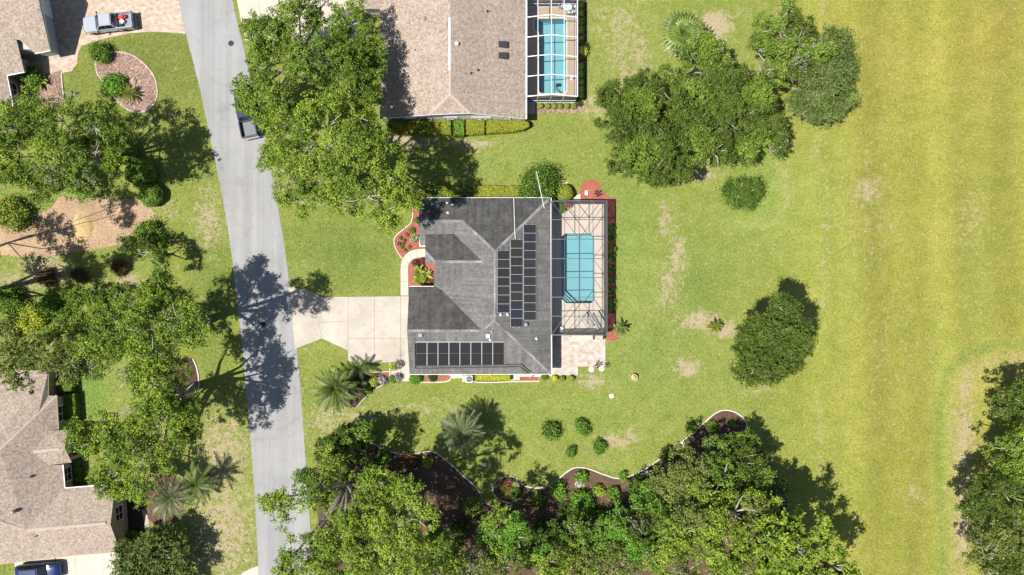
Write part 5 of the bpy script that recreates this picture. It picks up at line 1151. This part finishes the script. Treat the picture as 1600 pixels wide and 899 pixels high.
tree('feathery blue green cedar at the bottom left beside concrete drive', [(205, 868, 30, 3.2), (245, 855, 34, 3.5), (228, 893, 38, 3.5), (282, 872, 24, 2.8), (268, 900, 30, 3), (205, 905, 30, 3)], 'pine', 7, .65, 1.2, (.14, .24), .30, name='cedar_tree', spiky=.5, grey=0, foot=(262, 862))
tree('dense round oak with crisp dark foliage above the red mulch', [(970, 150, 38, 6.5), (1010, 145, 35, 7), (965, 195, 36, 7), (1010, 195, 45, 8.5), (985, 240, 40, 7), (1040, 228, 45, 8), (1060, 266, 28, 6), (1020, 268, 30, 6), (1058, 165, 36, 8)], 'oakd', 8, .8, 1.4, pal2='oak', grey=.01, foot=(1010, 205))
tree('dense oak in the middle of the upper right thicket', [(1085, 190, 45, 8), (1130, 180, 40, 8.5), (1110, 235, 40, 7.5), (1165, 190, 38, 8), (1160, 232, 28, 6.5), (1200, 205, 30, 7), (1140, 138, 35, 8), (1183, 152, 35, 8), (1210, 228, 20, 5.5), (1098, 136, 26, 6.5), (1070, 140, 22, 6)], 'oakd', 9, .8, 1.4, pal2='oak', grey=.03, foot=(1135, 195))
tree('small dark oak beside the palm in the upper right thicket', [(1080, 86, 28, 5.5), (1110, 82, 30, 5.5), (1125, 105, 22, 5), (1050, 117, 20, 5)], 'oak', 10, .8, 1.0, grey=.02)
tree('open oak with bare pale limbs showing at top of thicket', [(1215, 45, 36, 7.5), (1180, 76, 20, 6), (1245, 68, 36, 8), (1188, 112, 26, 7), (1238, 112, 28, 7.5), (1270, 85, 28, 8), (1230, 18, 20, 6)], 'oak', 11, .75, 1.15, grey=.05, twigs=6, pal2='oakd', foot=(1210, 130))
tree('dark fine leaved cedar on the right edge of the thicket', [(1300, 72, 32, 6.5), (1315, 108, 26, 6.5), (1285, 130, 38, 7.5), (1312, 148, 26, 6), (1270, 165, 32, 6.5), (1250, 160, 20, 6), (1300, 176, 20, 5)], 'pine', 12, .6, 1.3, (.13, .22), .30, name='cedar_tree', spiky=.5, grey=.02)
tree('lone dark fine leaved tree standing on the right lawn', [(1226, 482, 27, 9), (1188, 520, 38, 8), (1234, 525, 40, 9.5), (1184, 562, 42, 8), (1226, 564, 32, 8), (1165, 588, 20, 6), (1198, 586, 21, 6), (1252, 538, 17, 8), (1160, 545, 16, 6.5)], 'oakd', 13, .65, 1.45, (.10, .20), .36, name='lone_tree', spiky=.3, grey=.0)
# lower wood
tree('bright green oak overhanging the street at the lower wood edge', [(500, 768, 32, 13), (452, 790, 30, 11), (425, 780, 18, 10), (525, 735, 30, 11), (482, 742, 22, 10), (555, 800, 36, 13), (480, 862, 42, 11), (440, 892, 28, 10), (500, 898, 42, 11), (530, 845, 40, 12)], 'oaky', 14, .95, .95, pal2='oak', grey=.04, foot=(560, 740))
tree('yellow green oak with rounded clumps west of the mulch clearing', [(590, 748, 28, 14), (648, 770, 30, 15), (600, 792, 38, 11.5), (655, 812, 30, 16), (615, 845, 42, 15), (575, 880, 46, 14), (650, 885, 44, 14), (690, 900, 30, 12)], 'oaky', 15, .9, 1.0, grey=.04, foot=(640, 745))
tree('fresh green tree just south of the ring planter', [(785, 815, 34, 8.5), (808, 840, 22, 7), (765, 835, 22, 7), (795, 860, 26, 7)], 'bright', 16, .8, .95, pal2='oaky', grey=.02)
tree('mossy grey green tree at bottom centre', [(745, 882, 32, 7.5), (790, 888, 34, 7.5), (770, 910, 36, 7), (720, 905, 30, 7)], 'olive', 17, .85, .85, grey=.25)
tree('low green tree at the bottom edge right of the mossy tree', [(860, 880, 32, 6.5), (905, 845, 28, 4.5), (890, 900, 30, 6.5)], 'oaky', 18, .85, .95, grey=.03, pal2='bright')
tree('pale topped oak at the bottom edge below dark shrubs', [(940, 880, 36, 6.5), (975, 890, 34, 6.5), (920, 905, 30, 6.5)], 'olive', 19, .9, .95, grey=.05, pal2='oaky')
tree('dark green tree right of the shaded mulch clearing', [(975, 812, 36, 5.5), (1010, 790, 32, 5.5), (960, 850, 32, 5.5), (1000, 848, 34, 6.5), (1020, 825, 26, 6)], 'bright', 20, .85, .95, grey=.02, pal2='oakd')
tree('rounded olive green oak beside the small white ornaments', [(1062, 732, 34, 7), (1040, 750, 26, 6), (1088, 752, 32, 7.5), (1065, 765, 28, 7)], 'olive', 21, .8, 1.0, grey=.03)
tree('dark leafy tree below the rounded tip of the mulch bed', [(1130, 702, 28, 4.5), (1160, 715, 36, 5.5), (1182, 740, 30, 6), (1132, 742, 36, 7), (1172, 692, 18, 4.5), (1150, 770, 30, 7)], 'hedge', 22, .85, 1.0, pal2='oakd', grey=.02)
tree('big yellow green oak with bare limbs at the bottom right', [(1060, 840, 44, 9.5), (1100, 818, 42, 10.5), (1148, 800, 40, 10.5), (1130, 858, 50, 11.5), (1188, 800, 34, 9.5), (1072, 892, 40, 9.5), (1160, 900, 44, 10), (1030, 870, 26, 8), (1110, 775, 26, 9)], 'oaky', 23, .9, 1.0, pal2='olive', grey=.05, twigs=5)
tree('bright yellow green tree at the bottom right edge of the wood', [(1205, 848, 44, 12), (1258, 832, 36, 10.5), (1250, 880, 46, 11.5), (1300, 884, 32, 10), (1325, 900, 22, 9), (1215, 900, 40, 11)], 'oaky', 24, .75, 1.1, (.13, .24), .4, grey=.02, spiky=.3)
tree('dark oak in the right edge wood, northernmost', [(1590, 625, 30, 6.5), (1605, 655, 34, 6.5), (1620, 620, 30, 7), (1572, 640, 18, 3.5)], 'oakd', 25, .85, 1.0, foot=(1592, 632), grey=.02, pal2='oak')
tree('bright topped oak in the right edge wood, second from top', [(1572, 702, 34, 6.5), (1600, 708, 35, 7.5), (1620, 690, 30, 7), (1562, 690, 18, 3.5)], 'oak', 26, .85, 1.0, foot=(1588, 690), grey=.02, pal2='oaky')
tree('dark spreading oak in the right edge wood, third from top', [(1528, 782, 34, 6), (1568, 770, 36, 7.5), (1600, 785, 35, 8), (1625, 770, 30, 7)], 'oakd', 27, .85, 1.2, foot=(1572, 760), grey=.02, pal2='oak')
tree('olive green oak in the lower right corner', [(1560, 840, 40, 7.5), (1540, 872, 28, 6), (1600, 848, 40, 8), (1590, 895, 40, 7), (1550, 905, 30, 6), (1625, 880, 30, 7)], 'olive', 28, .85, 1.0, grey=.03, pal2='oakd')
tree('compact squarish holly on the lawn south of the thicket', [(1146, 298, 18, 2.0), (1176, 296, 18, 2.0), (1149, 310, 15, 1.8), (1171, 309, 15, 1.8), (1160, 301, 23, 2.3)], 'holly', 29, .5, 1.8, (.08, .14), .45, name='holly_bush', cat='shrub', grey=0, spiky=.5, trunk=.08)
tree('small dark leafy tree by the end of the white edging near street', [(570, 672, 18, 2.6), (545, 690, 22, 3.2), (515, 702, 24, 3.5), (560, 708, 18, 2.6)], 'oakd', 30, .6, 1.0, (.11, .2), grey=.08, trunk=.08, pal2='hedge')

tree('oak at the left edge beside the tan mulch bed', [(-32, 372, 28, 6.5), (-38, 402, 32, 9), (-48, 352, 28, 14), (-28, 432, 22, 5), (-62, 332, 26, 15)], 'oak', 31, .9, 1.0, foot=(-20, 392), trunk=.16, twigs=1)
tree('tall oak at the left edge beside the yellow shrub', [(-80, 455, 40, 12), (-42, 440, 32, 9), (-26, 480, 22, 7), (-36, 432, 30, 14), (-70, 500, 34, 10)], 'oak', 32, .9, 1.0, foot=(-25, 462))
tree('dark understory tree in the shaded lower wood behind the ring planter', [(838, 850, 26, 4.5), (870, 838, 24, 4), (820, 872, 24, 5)], 'holly', 33, .8, 1.0, grey=.02)
tree('dark understory tree between the large leafy bush and bottom oaks', [(925, 830, 28, 4.5), (955, 835, 24, 4.5), (900, 825, 20, 4)], 'hedge', 34, .8, 1.0, grey=.02, pal2='oakd')
tree('dark understory tree left of the rounded olive oak', [(1015, 765, 22, 4.5), (1040, 785, 28, 5), (1000, 775, 18, 4)], 'holly', 35, .8, 1.0, grey=.02)
tree('dark understory tree in front of the big bottom right oak', [(1090, 785, 24, 5.5), (1060, 795, 26, 5.5), (1120, 775, 22, 5.5)], 'oakd', 36, .8, 1.0, grey=.02)
tree('small dark tree at the bottom between mossy tree and yellow oak', [(705, 862, 24, 5), (712, 890, 24, 5.5), (690, 845, 18, 4.5)], 'hedge', 37, .8, 1.0, grey=.02, pal2='oakd')
tree('small leafy tree in the left garden above the grey green oak', [(105, 505, 22, 4), (135, 500, 20, 4), (88, 520, 18, 3.5)], 'oak', 38, .75, 1.0, grey=.02)
tree('low dark tree at the lower edge of the tan mulch bed', [(205, 385, 20, 3), (240, 392, 22, 3.5), (250, 415, 20, 4)], 'oakd', 39, .7, 1.1, grey=0, pal2='hedge')
tree('low spreading tree in the left garden above the red shrubs', [(150, 470, 22, 3.5), (180, 462, 20, 3.5), (120, 468, 18, 3)], 'oak', 40, .7, 1.0, grey=.03)
tree('dark understory tree beside the street under the overhanging oak', [(505, 745, 24, 4), (535, 760, 26, 4.5), (520, 790, 26, 4.5)], 'holly', 41, .75, 1.0, grey=.04, pal2='hedge')
tree('dark understory tree under the yellow green clumped oak', [(580, 745, 22, 4), (610, 765, 26, 5), (640, 790, 24, 5), (585, 785, 24, 4.5)], 'holly', 42, .75, 1.0, grey=.02, pal2='oak')
tree('shaded understory tree at the bottom left of the wood', [(540, 835, 28, 5.5), (580, 840, 26, 6), (510, 860, 26, 5), (560, 880, 28, 6)], 'hedge', 43, .8, 1.0, grey=.02, pal2='oakd')
tree('shaded understory tree at the bottom beside the mulch clearing', [(630, 850, 26, 5.5), (665, 850, 22, 5), (640, 890, 28, 6), (690, 880, 22, 5)], 'hedge', 44, .8, 1.0, grey=.02, pal2='oakd')
tree('shaded understory tree behind the bottom right oak', [(1180, 770, 24, 5), (1200, 800, 24, 6), (1215, 775, 18, 4.5)], 'holly', 45, .8, 1.0, grey=.02)
# palms
palm('big feathery date palm in the front bed by the driveway', 525, 607, 2.3, M['palmg'], 'feather', 48, 3.1, .55, 1, .30, nl=22, droop=.45, lo=-.05, hi=1.35)
palm('dark green small palm just north of the big front palm', 563, 576, 1.1, M['palmd'], 'feather', 12, 1.9, .38, 2, .10)
palm('bushy grey green pindo palm on the lower lawn', 722, 676, 4.2, M['palmb'], 'feather', 66, 3.0, .55, 3, .26, droop=.75, nl=20, foot=(735, 660))
palm('silvery palm in the round bed of the lower left lawn', 268, 776, 3.6, M['palmb'], 'feather', 40, 3.0, .5, 4, .2)
palm('dark feathery palm just right of the silvery palm', 306, 757, 3.2, M['palmg'], 'feather', 26, 2.6, .5, 5, .2, droop=.7)
palm('cabbage palm at the upper left of the thicket', 1067, 52, 4.6, M['palmg'], 'fan', 26, 3.2, .5, 6, .2)
palm('yellow green sago palm in the oval bark bed', 203.5, 147, .5, M['palmy'], 'feather', 30, 1.5, .22, 7, .16, name='sago_palm', lw=.03)
palm('small yellow sago palm alone on the lawn left of lone tree', 1117.5, 511, .9, M['palmy'], 'feather', 22, 1.05, .18, 8, .12, name='sago_palm')
palm('small green palm at the lower corner of the dark cage', 968, 514, 1.2, M['palmg'], 'feather', 14, 1.2, .24, 9, .07)
for k, (a, b, s_) in enumerate(((655, 425, 1.35), (666, 431, 1.35), (656, 438, 1.25))):
    bladeplant(('broad leaved bright green plant nearest the front walk in entry bed', 'broad leaved bright green plant against the entry wall', 'broad leaved bright green plant by the garage gutter in entry bed')[k], a, b, .04, 18, s_ * .8, .16, M['nest'], k, 'nest_fern', 'fern', (.2, 1.1), 'ferns in the entry bed')
bladeplant('large light green split leaf plant beside the upper left house', 62, 128, .05, 16, 1.5, .24, M['nest'], 7, 'philodendron', 'plant', (.2, 1.0))
# ------------------------------------------------------------------ hedges and shrubs
hedge('long clipped hedge west of the square green shrub under the upper house', [(607, 188), (704, 187.5), (704.5, 210), (660, 210), (607, 208)], 1.1, 'hedgeo', 1, pal2='hedge', frac=.2)
hedge('square dark green clipped shrub splitting the upper house hedge', [(708, 187), (725, 187), (725, 211), (708, 211)], 1.45, 'hedge', 2)
hedge('short clipped hedge just east of the square green shrub', [(728, 187.5), (757, 187.5), (756.5, 208.5), (728, 210)], 1.1, 'hedgeo', 3)
hedge('clipped hedge with rounded east end under the upper house', [(760, 187.5), (818, 188), (826, 191), (827, 197), (818, 202), (800, 205.5), (760, 208)], 1.1, 'hedgeo', 4)
hedge('long clipped green hedge along the north wall of main house', [(664, 291), (738, 291), (738, 309), (664, 309)], 1.2, 'hedge', 5, pal2='hedgeo', frac=.3)
hedge('clipped yellow green hedge on north wall nearest the big bush', [(740, 291), (813, 291), (813, 309), (740, 309)], 1.15, 'hedgeo', 6)
hedge('clipped bright yellow hedge along the south wall of main house', [(742.5, 586), (797, 586), (797, 595), (742.5, 595.5)], .8, 'hedgey', 7, .07)
shrub('big dark green bush at the north east corner of main house', 846, 287, 30, 2.6, 'holly', 41, .12, name='bush', lump=.15, pal2='bright', frac=.25)
shrub('clipped round yellow green bush above the dark cage', 881, 302, 14.5, 1.5, 'hedgeo', 42, .08, True)
for (a, b, r_, lab, sd) in ((194, 236, 20, 'topmost of three clipped round shrubs shaded by the upper left oak', 43), (220, 269, 24, 'largest of three clipped round shrubs shaded by the upper left oak', 44), (236, 305, 18, 'lowest of three clipped round shrubs shaded by the upper left oak', 45)):
    shrub(lab, a, b, r_, 1.9, 'hedge', sd, .09, True, group='clipped shrubs under the oak')
shrub('dark green round bush on the rim of the oval bed', 157.5, 83, 15, 1.6, 'hedge', 46, .09)
shrub('light green leafy bush beside the sago palm', 177, 133, 17, 1.3, 'bright', 47, .13)
shrub('dark green bushes against the wall of the upper left house', 50, 118, 18, 1.2, 'hedge', 48, .11)
shrub('red and yellow croton bush at the left edge by the tan bed', 22, 336, 24, 1.6, 'bright', 49, .15, pal2='croton', frac=.4, name='croton_bush')
for (a, b, r_, lab, sd) in ((73, 433, 14, 'leftmost of three round dark red shrubs', 51), (122, 431, 13, 'middle of three round dark red shrubs', 52), (187, 418, 13, 'rightmost of three round dark red shrubs', 53)):
    shrub(lab, a, b, r_ * .9, 1.0, 'red', sd, .09, False, group='dark red shrubs', pal2='dark', frac=.55)
shrub('bright yellow leafy shrub at the left edge', 50, 500, 19, 1.3, 'lime', 54, .15)
shrub('dark green bush left of the yellow shrub', 15, 472, 22, 1.6, 'hedge', 55, .13)
shrub('mid green bush above the yellow shrub', 80, 478, 18, 1.4, 'bright', 56, .12)
shrub('olive bush at the left edge below the yellow shrub', 15, 515, 18, 1.4, 'olive', 57, .12)
shrub('green bush at the corner where tan bed meets lawn', 232, 368, 20, 1.5, 'hedge', 58, .12)
hedge('dark clipped hedge along the wall of the lower left house', [(98, 616), (116, 616), (119, 660), (101, 662)], 1.1, 'hedge', 8)
hedge('dark hedge by the north corner of the lower left house', [(90, 585), (110, 585), (112, 612), (92, 612)], 1.1, 'hedge', 9)
for k, (a, b) in enumerate(((118, 722), (119.5, 736), (121, 750))): shrub(('top', 'middle', 'bottom')[k] + ' of three small round bushes in the entry court', a, b, 8, .7, 'hedge', 60 + k, .07, True, group='entry court bushes')
shrub('lime green ball bush at the court corner', 137, 750, 6, .6, 'lime', 63, .06, True)
shrub('dark round bush against the lower left garage wall', 207, 838, 9, 1.0, 'hedge', 64, .08, True)
ords = ['first', 'second', 'third', 'fourth', 'fifth', 'last']
for k, a in enumerate((844.5, 856, 866, 875.5, 886, 896.5)): shrub(ords[k] + ' of six small clipped bushes in a row below the white cage', a, 165.5 + (.5 if k % 2 else 0), 4.6, .6, 'hedge', 70 + k, .055, True, pal2='hedgeo', frac=.5, group='six bushes below the white cage')
shrub('tiny sparse plant at the end of the six clipped bushes', 906.5, 163, 4, .4, 'dark', 77, .06)
ys = [8, 21, 34, 47, 62, 104, 116, 128, 140, 151]
nm = ['first', 'second', 'third', 'fourth', 'fifth', 'sixth', 'seventh', 'eighth', 'ninth', 'tenth']
for k, b in enumerate(ys): shrub(nm[k] + ' from the top of ten dark bushes beside the white cage wall', 908.3, b, 5.6, .8, 'hedge', 80 + k, .06, True, group='ten bushes beside the white cage')
shrub('dark plant between the bushes beside the white cage', 914, 72, 6, .7, 'dark', 92, .08); shrub('yellow green plant standing out beside the white cage wall', 912, 81, 6.5, .8, 'lime', 93, .09)
for k, (a, b, r_, h_, p_, lab) in enumerate(((862.5, 674, 17, 1.2, 'holly', 'largest of four young bushes on the lower lawn'), (911.5, 668, 14, 1.0, 'holly', 'spiky young bush right of the largest on lower lawn'), (938, 698, 11.5, .9, 'holly', 'young bush on lower lawn nearest the bare patch'), (892, 705.5, 9, .8, 'holly', 'smallest of four young bushes on the lower lawn'))):
    shrub(lab, a, b, r_ * .88, h_, p_, 100 + k, .12, group='young bushes on the lower lawn', pal2='bright', frac=.3, dens=.9)
for k, (a, lab) in enumerate(((867, 'round yellow bush left of three below the patio corner'), (879, 'small grey green bush middle of three below the patio corner'), (892.5, 'round yellow green bush right of three below the patio corner'))):
    shrub(lab, a, 591.5, 5.2 if k != 1 else 4.2, .6, ('hedgey', 'olive', 'hedgeo')[k], 110 + k, .055, True, group='three bushes below the patio')
shrub('low green plant at the patio house corner', 851, 588, 5, .5, 'hedge', 114, .07)
shrub('green spreading bush at the driveway end of the south wall', 648, 592, 9, .7, 'bright', 115, .08); shrub('small dark bush in the red strip by the driveway', 657, 592, 4, .4, 'dark', 116, .06)
shrub('low dark plants in the red strip south of collectors', 677, 590, 6, .35, 'dark', 117, .06)
shrub('yellow green plant by the driveway edging', 614.5, 573.5, 5.5, .7, 'lime', 118, .08)
shrub('grey purple flowering plant upper of two on the driveway', 623, 570, 6, .6, 'purple', 119, .07, pal2='whitefl', frac=.25); shrub('grey purple flowering plant lower of two on the driveway', 622, 590, 6, .6, 'purple', 120, .07, pal2='whitefl', frac=.25)
shrub('green plant at the walk end by driveway corner', 613, 593, 5.5, .5, 'bright', 121, .07)
shrub('purple and white flowers at the tip of the front palm bed', 598, 595, 6.5, .6, 'purple', 122, .07, pal2='whitefl', frac=.4); shrub('pale yellow green plant in the front palm bed', 583.5, 597, 6, .6, 'lime', 123, .08); shrub('white flowering plant in the dark front bed', 570, 600, 4.5, .6, 'whitefl', 124, .07, pal2='bright', frac=.4)
shrub('dark green plant under the big front palm', 574, 610, 7, .6, 'hedge', 125, .09)
shrub('dark plants at the head of the red front bed', 650, 318, 5, .5, 'hedge', 126, .08); shrub('green ball plant in the red front bed', 644, 360, 4.5, .5, 'hedge', 127, .07); shrub('white flowering plant at the wall in the red front bed', 648, 373, 6, .6, 'bright', 128, .09, pal2='whitefl', frac=.3)
shrub('green bush along the wall in the red front bed', 651, 345, 4.5, .6, 'hedge', 129, .08)
for k, (a, b) in enumerate(((626, 372), (623, 381), (633, 391), (632, 376), (640, 386), (628, 386), (636, 367), (630, 381))): shrub(('small sprig in the red front bed, %s from the lawn edge') % ('first second third fourth fifth sixth seventh eighth'.split()[k]), a, b, 2.6, .3, 'olive', 130 + k, .06, group='sprigs in the red front bed', pal2='red', frac=.3)
shrub('dark red leaved plant in the bed inside the walk bend', 650, 411, 6, .5, 'red', 140, .08, pal2='dark'); shrub('purple red plant by the entry in the bed inside the walk bend', 661, 408, 5, .5, 'red', 141, .08)
shrub('reddish plant at the garage wall in the entry bed', 672, 441, 6, .6, 'red', 142, .08, pal2='croton')
nn = ['first', 'second', 'third', 'fourth', 'fifth', 'sixth', 'seventh', 'eighth', 'ninth']
for k, b in enumerate((357, 372, 388, 403, 420, 437, 454, 470, 484)): shrub(nn[k] + ' from the top of nine plants in red mulch beside dark cage', 955, b, 6.2, .75, 'hedge', 150 + k, .09, group='plants in red mulch beside the dark cage', pal2='dark', frac=.3)
# ring planter and lower bed plants
shrub('red leaved plant in the ring planter', 793, 757, 9, .6, 'red', 160, .09, base=.1, pal2='croton', frac=.3); shrub('cream and green plant in the ring planter', 805, 758, 6, .5, 'lime', 161, .08, pal2='whitefl', frac=.35, base=.1)
shrub('yellow flecked plant at the centre of the ring planter', 790, 769, 9, .6, 'croton', 162, .09, pal2='dark', frac=.4, base=.1); shrub('dark green plant at the right rim of the ring planter', 806, 770, 10, .7, 'holly', 163, .09, base=.1)
low = [(872, 767, 13, 1.3, 'bright', 'bright green bush in the lower bed nearest the ring planter'), (910, 745, 9, .9, 'bright', 'green bush at the crest of the white edging'), (906, 755, 6, .8, 'whitefl', 'white flowering shrub in the lower bed'), (936, 768, 9, .9, 'lime', 'lime green bush in the lower bed'), (912, 786, 17, 1.7, 'bright', 'large leafy bush in the lower bed'),
       (842, 780, 10, .9, 'hedge', 'shaded dark bush in the lower bed'), (960, 770, 10, 1.0, 'hedge', 'dark bush right of the lime bush'), (975, 745, 7, .6, 'bright', 'small plant touching the white edging dip'), (1000, 757, 13, 1.5, 'holly', 'dark bush beside the small white wheels'), (740, 790, 14, 1.1, 'olive', 'olive bush in the shaded clearing'),
       (720, 830, 14, .9, 'dark', 'dark low bush deep in the shaded clearing'), (600, 715, 12, 1.0, 'hedge', 'dark bush under the western white edging'), (640, 720, 12, .8, 'red', 'reddish plants below the western edging'), (668, 722, 8, .9, 'lime', 'yellow green plant near the edging peak'), (1082, 668, 8, .8, 'hedge', 'dark plant astride the edging below the bed tip'),
       (1112, 668, 8, .7, 'hedge', 'green plant in the bed tip'), (1146, 662, 5, .4, 'bright', 'tiny green plant in the rounded bed tip'), (890, 800, 16, 1.4, 'holly', 'dark bush between clearing and lower trees'), (935, 810, 16, 1.5, 'bright', 'mid green bush above the pale topped oak'), (850, 830, 16, 1.3, 'dark', 'shaded bush behind the fresh green tree'), (1040, 712, 10, 1.0, 'olive', 'olive bush under the long edging')]
for k, (a, b, r_, h_, p_, lab) in enumerate(low): shrub(lab, a, b, r_, h_, p_, 170 + k, .12, pal2='hedge', frac=.3)
# small white ornaments on the edging
for k, (a, b, lab) in enumerate(((1003.5, 743, 'left of two small white wheel ornaments on the edging'), (1010.5, 739.5, 'right of two small white wheel ornaments on the edging'), (1068, 695, 'small white ornament under the edging near olive bush'))):
    t = thing('wheel_ornament', lab, 'ornament', P(a, b, .05), 0, 'white ornaments on the edging'); MB().lathe([(.26, 0), (.30, .06), (.26, .12), (.2, .12), (.18, .05)], 18).out('rim', M['white'], t); MB().lathe([(.08, .0), (.08, .14), (.03, .15)], 10).out('hub', M['white'], t)
# rock in the oval bed
o = bevel(MB().hexa([(-.5, -.4, 0), (.5, -.35, 0), (.45, .4, 0), (-.45, .35, 0)], [(-.3, -.2, .3), (.25, -.25, .36), (.3, .2, .28), (-.2, .25, .33)]).out('boulder', M['stone']), .12, 2); o.location = P(208.5, 127, .04); tag(o, 'pale boulder in the middle of the oval bark bed', 'boulder')

grass_tufts()
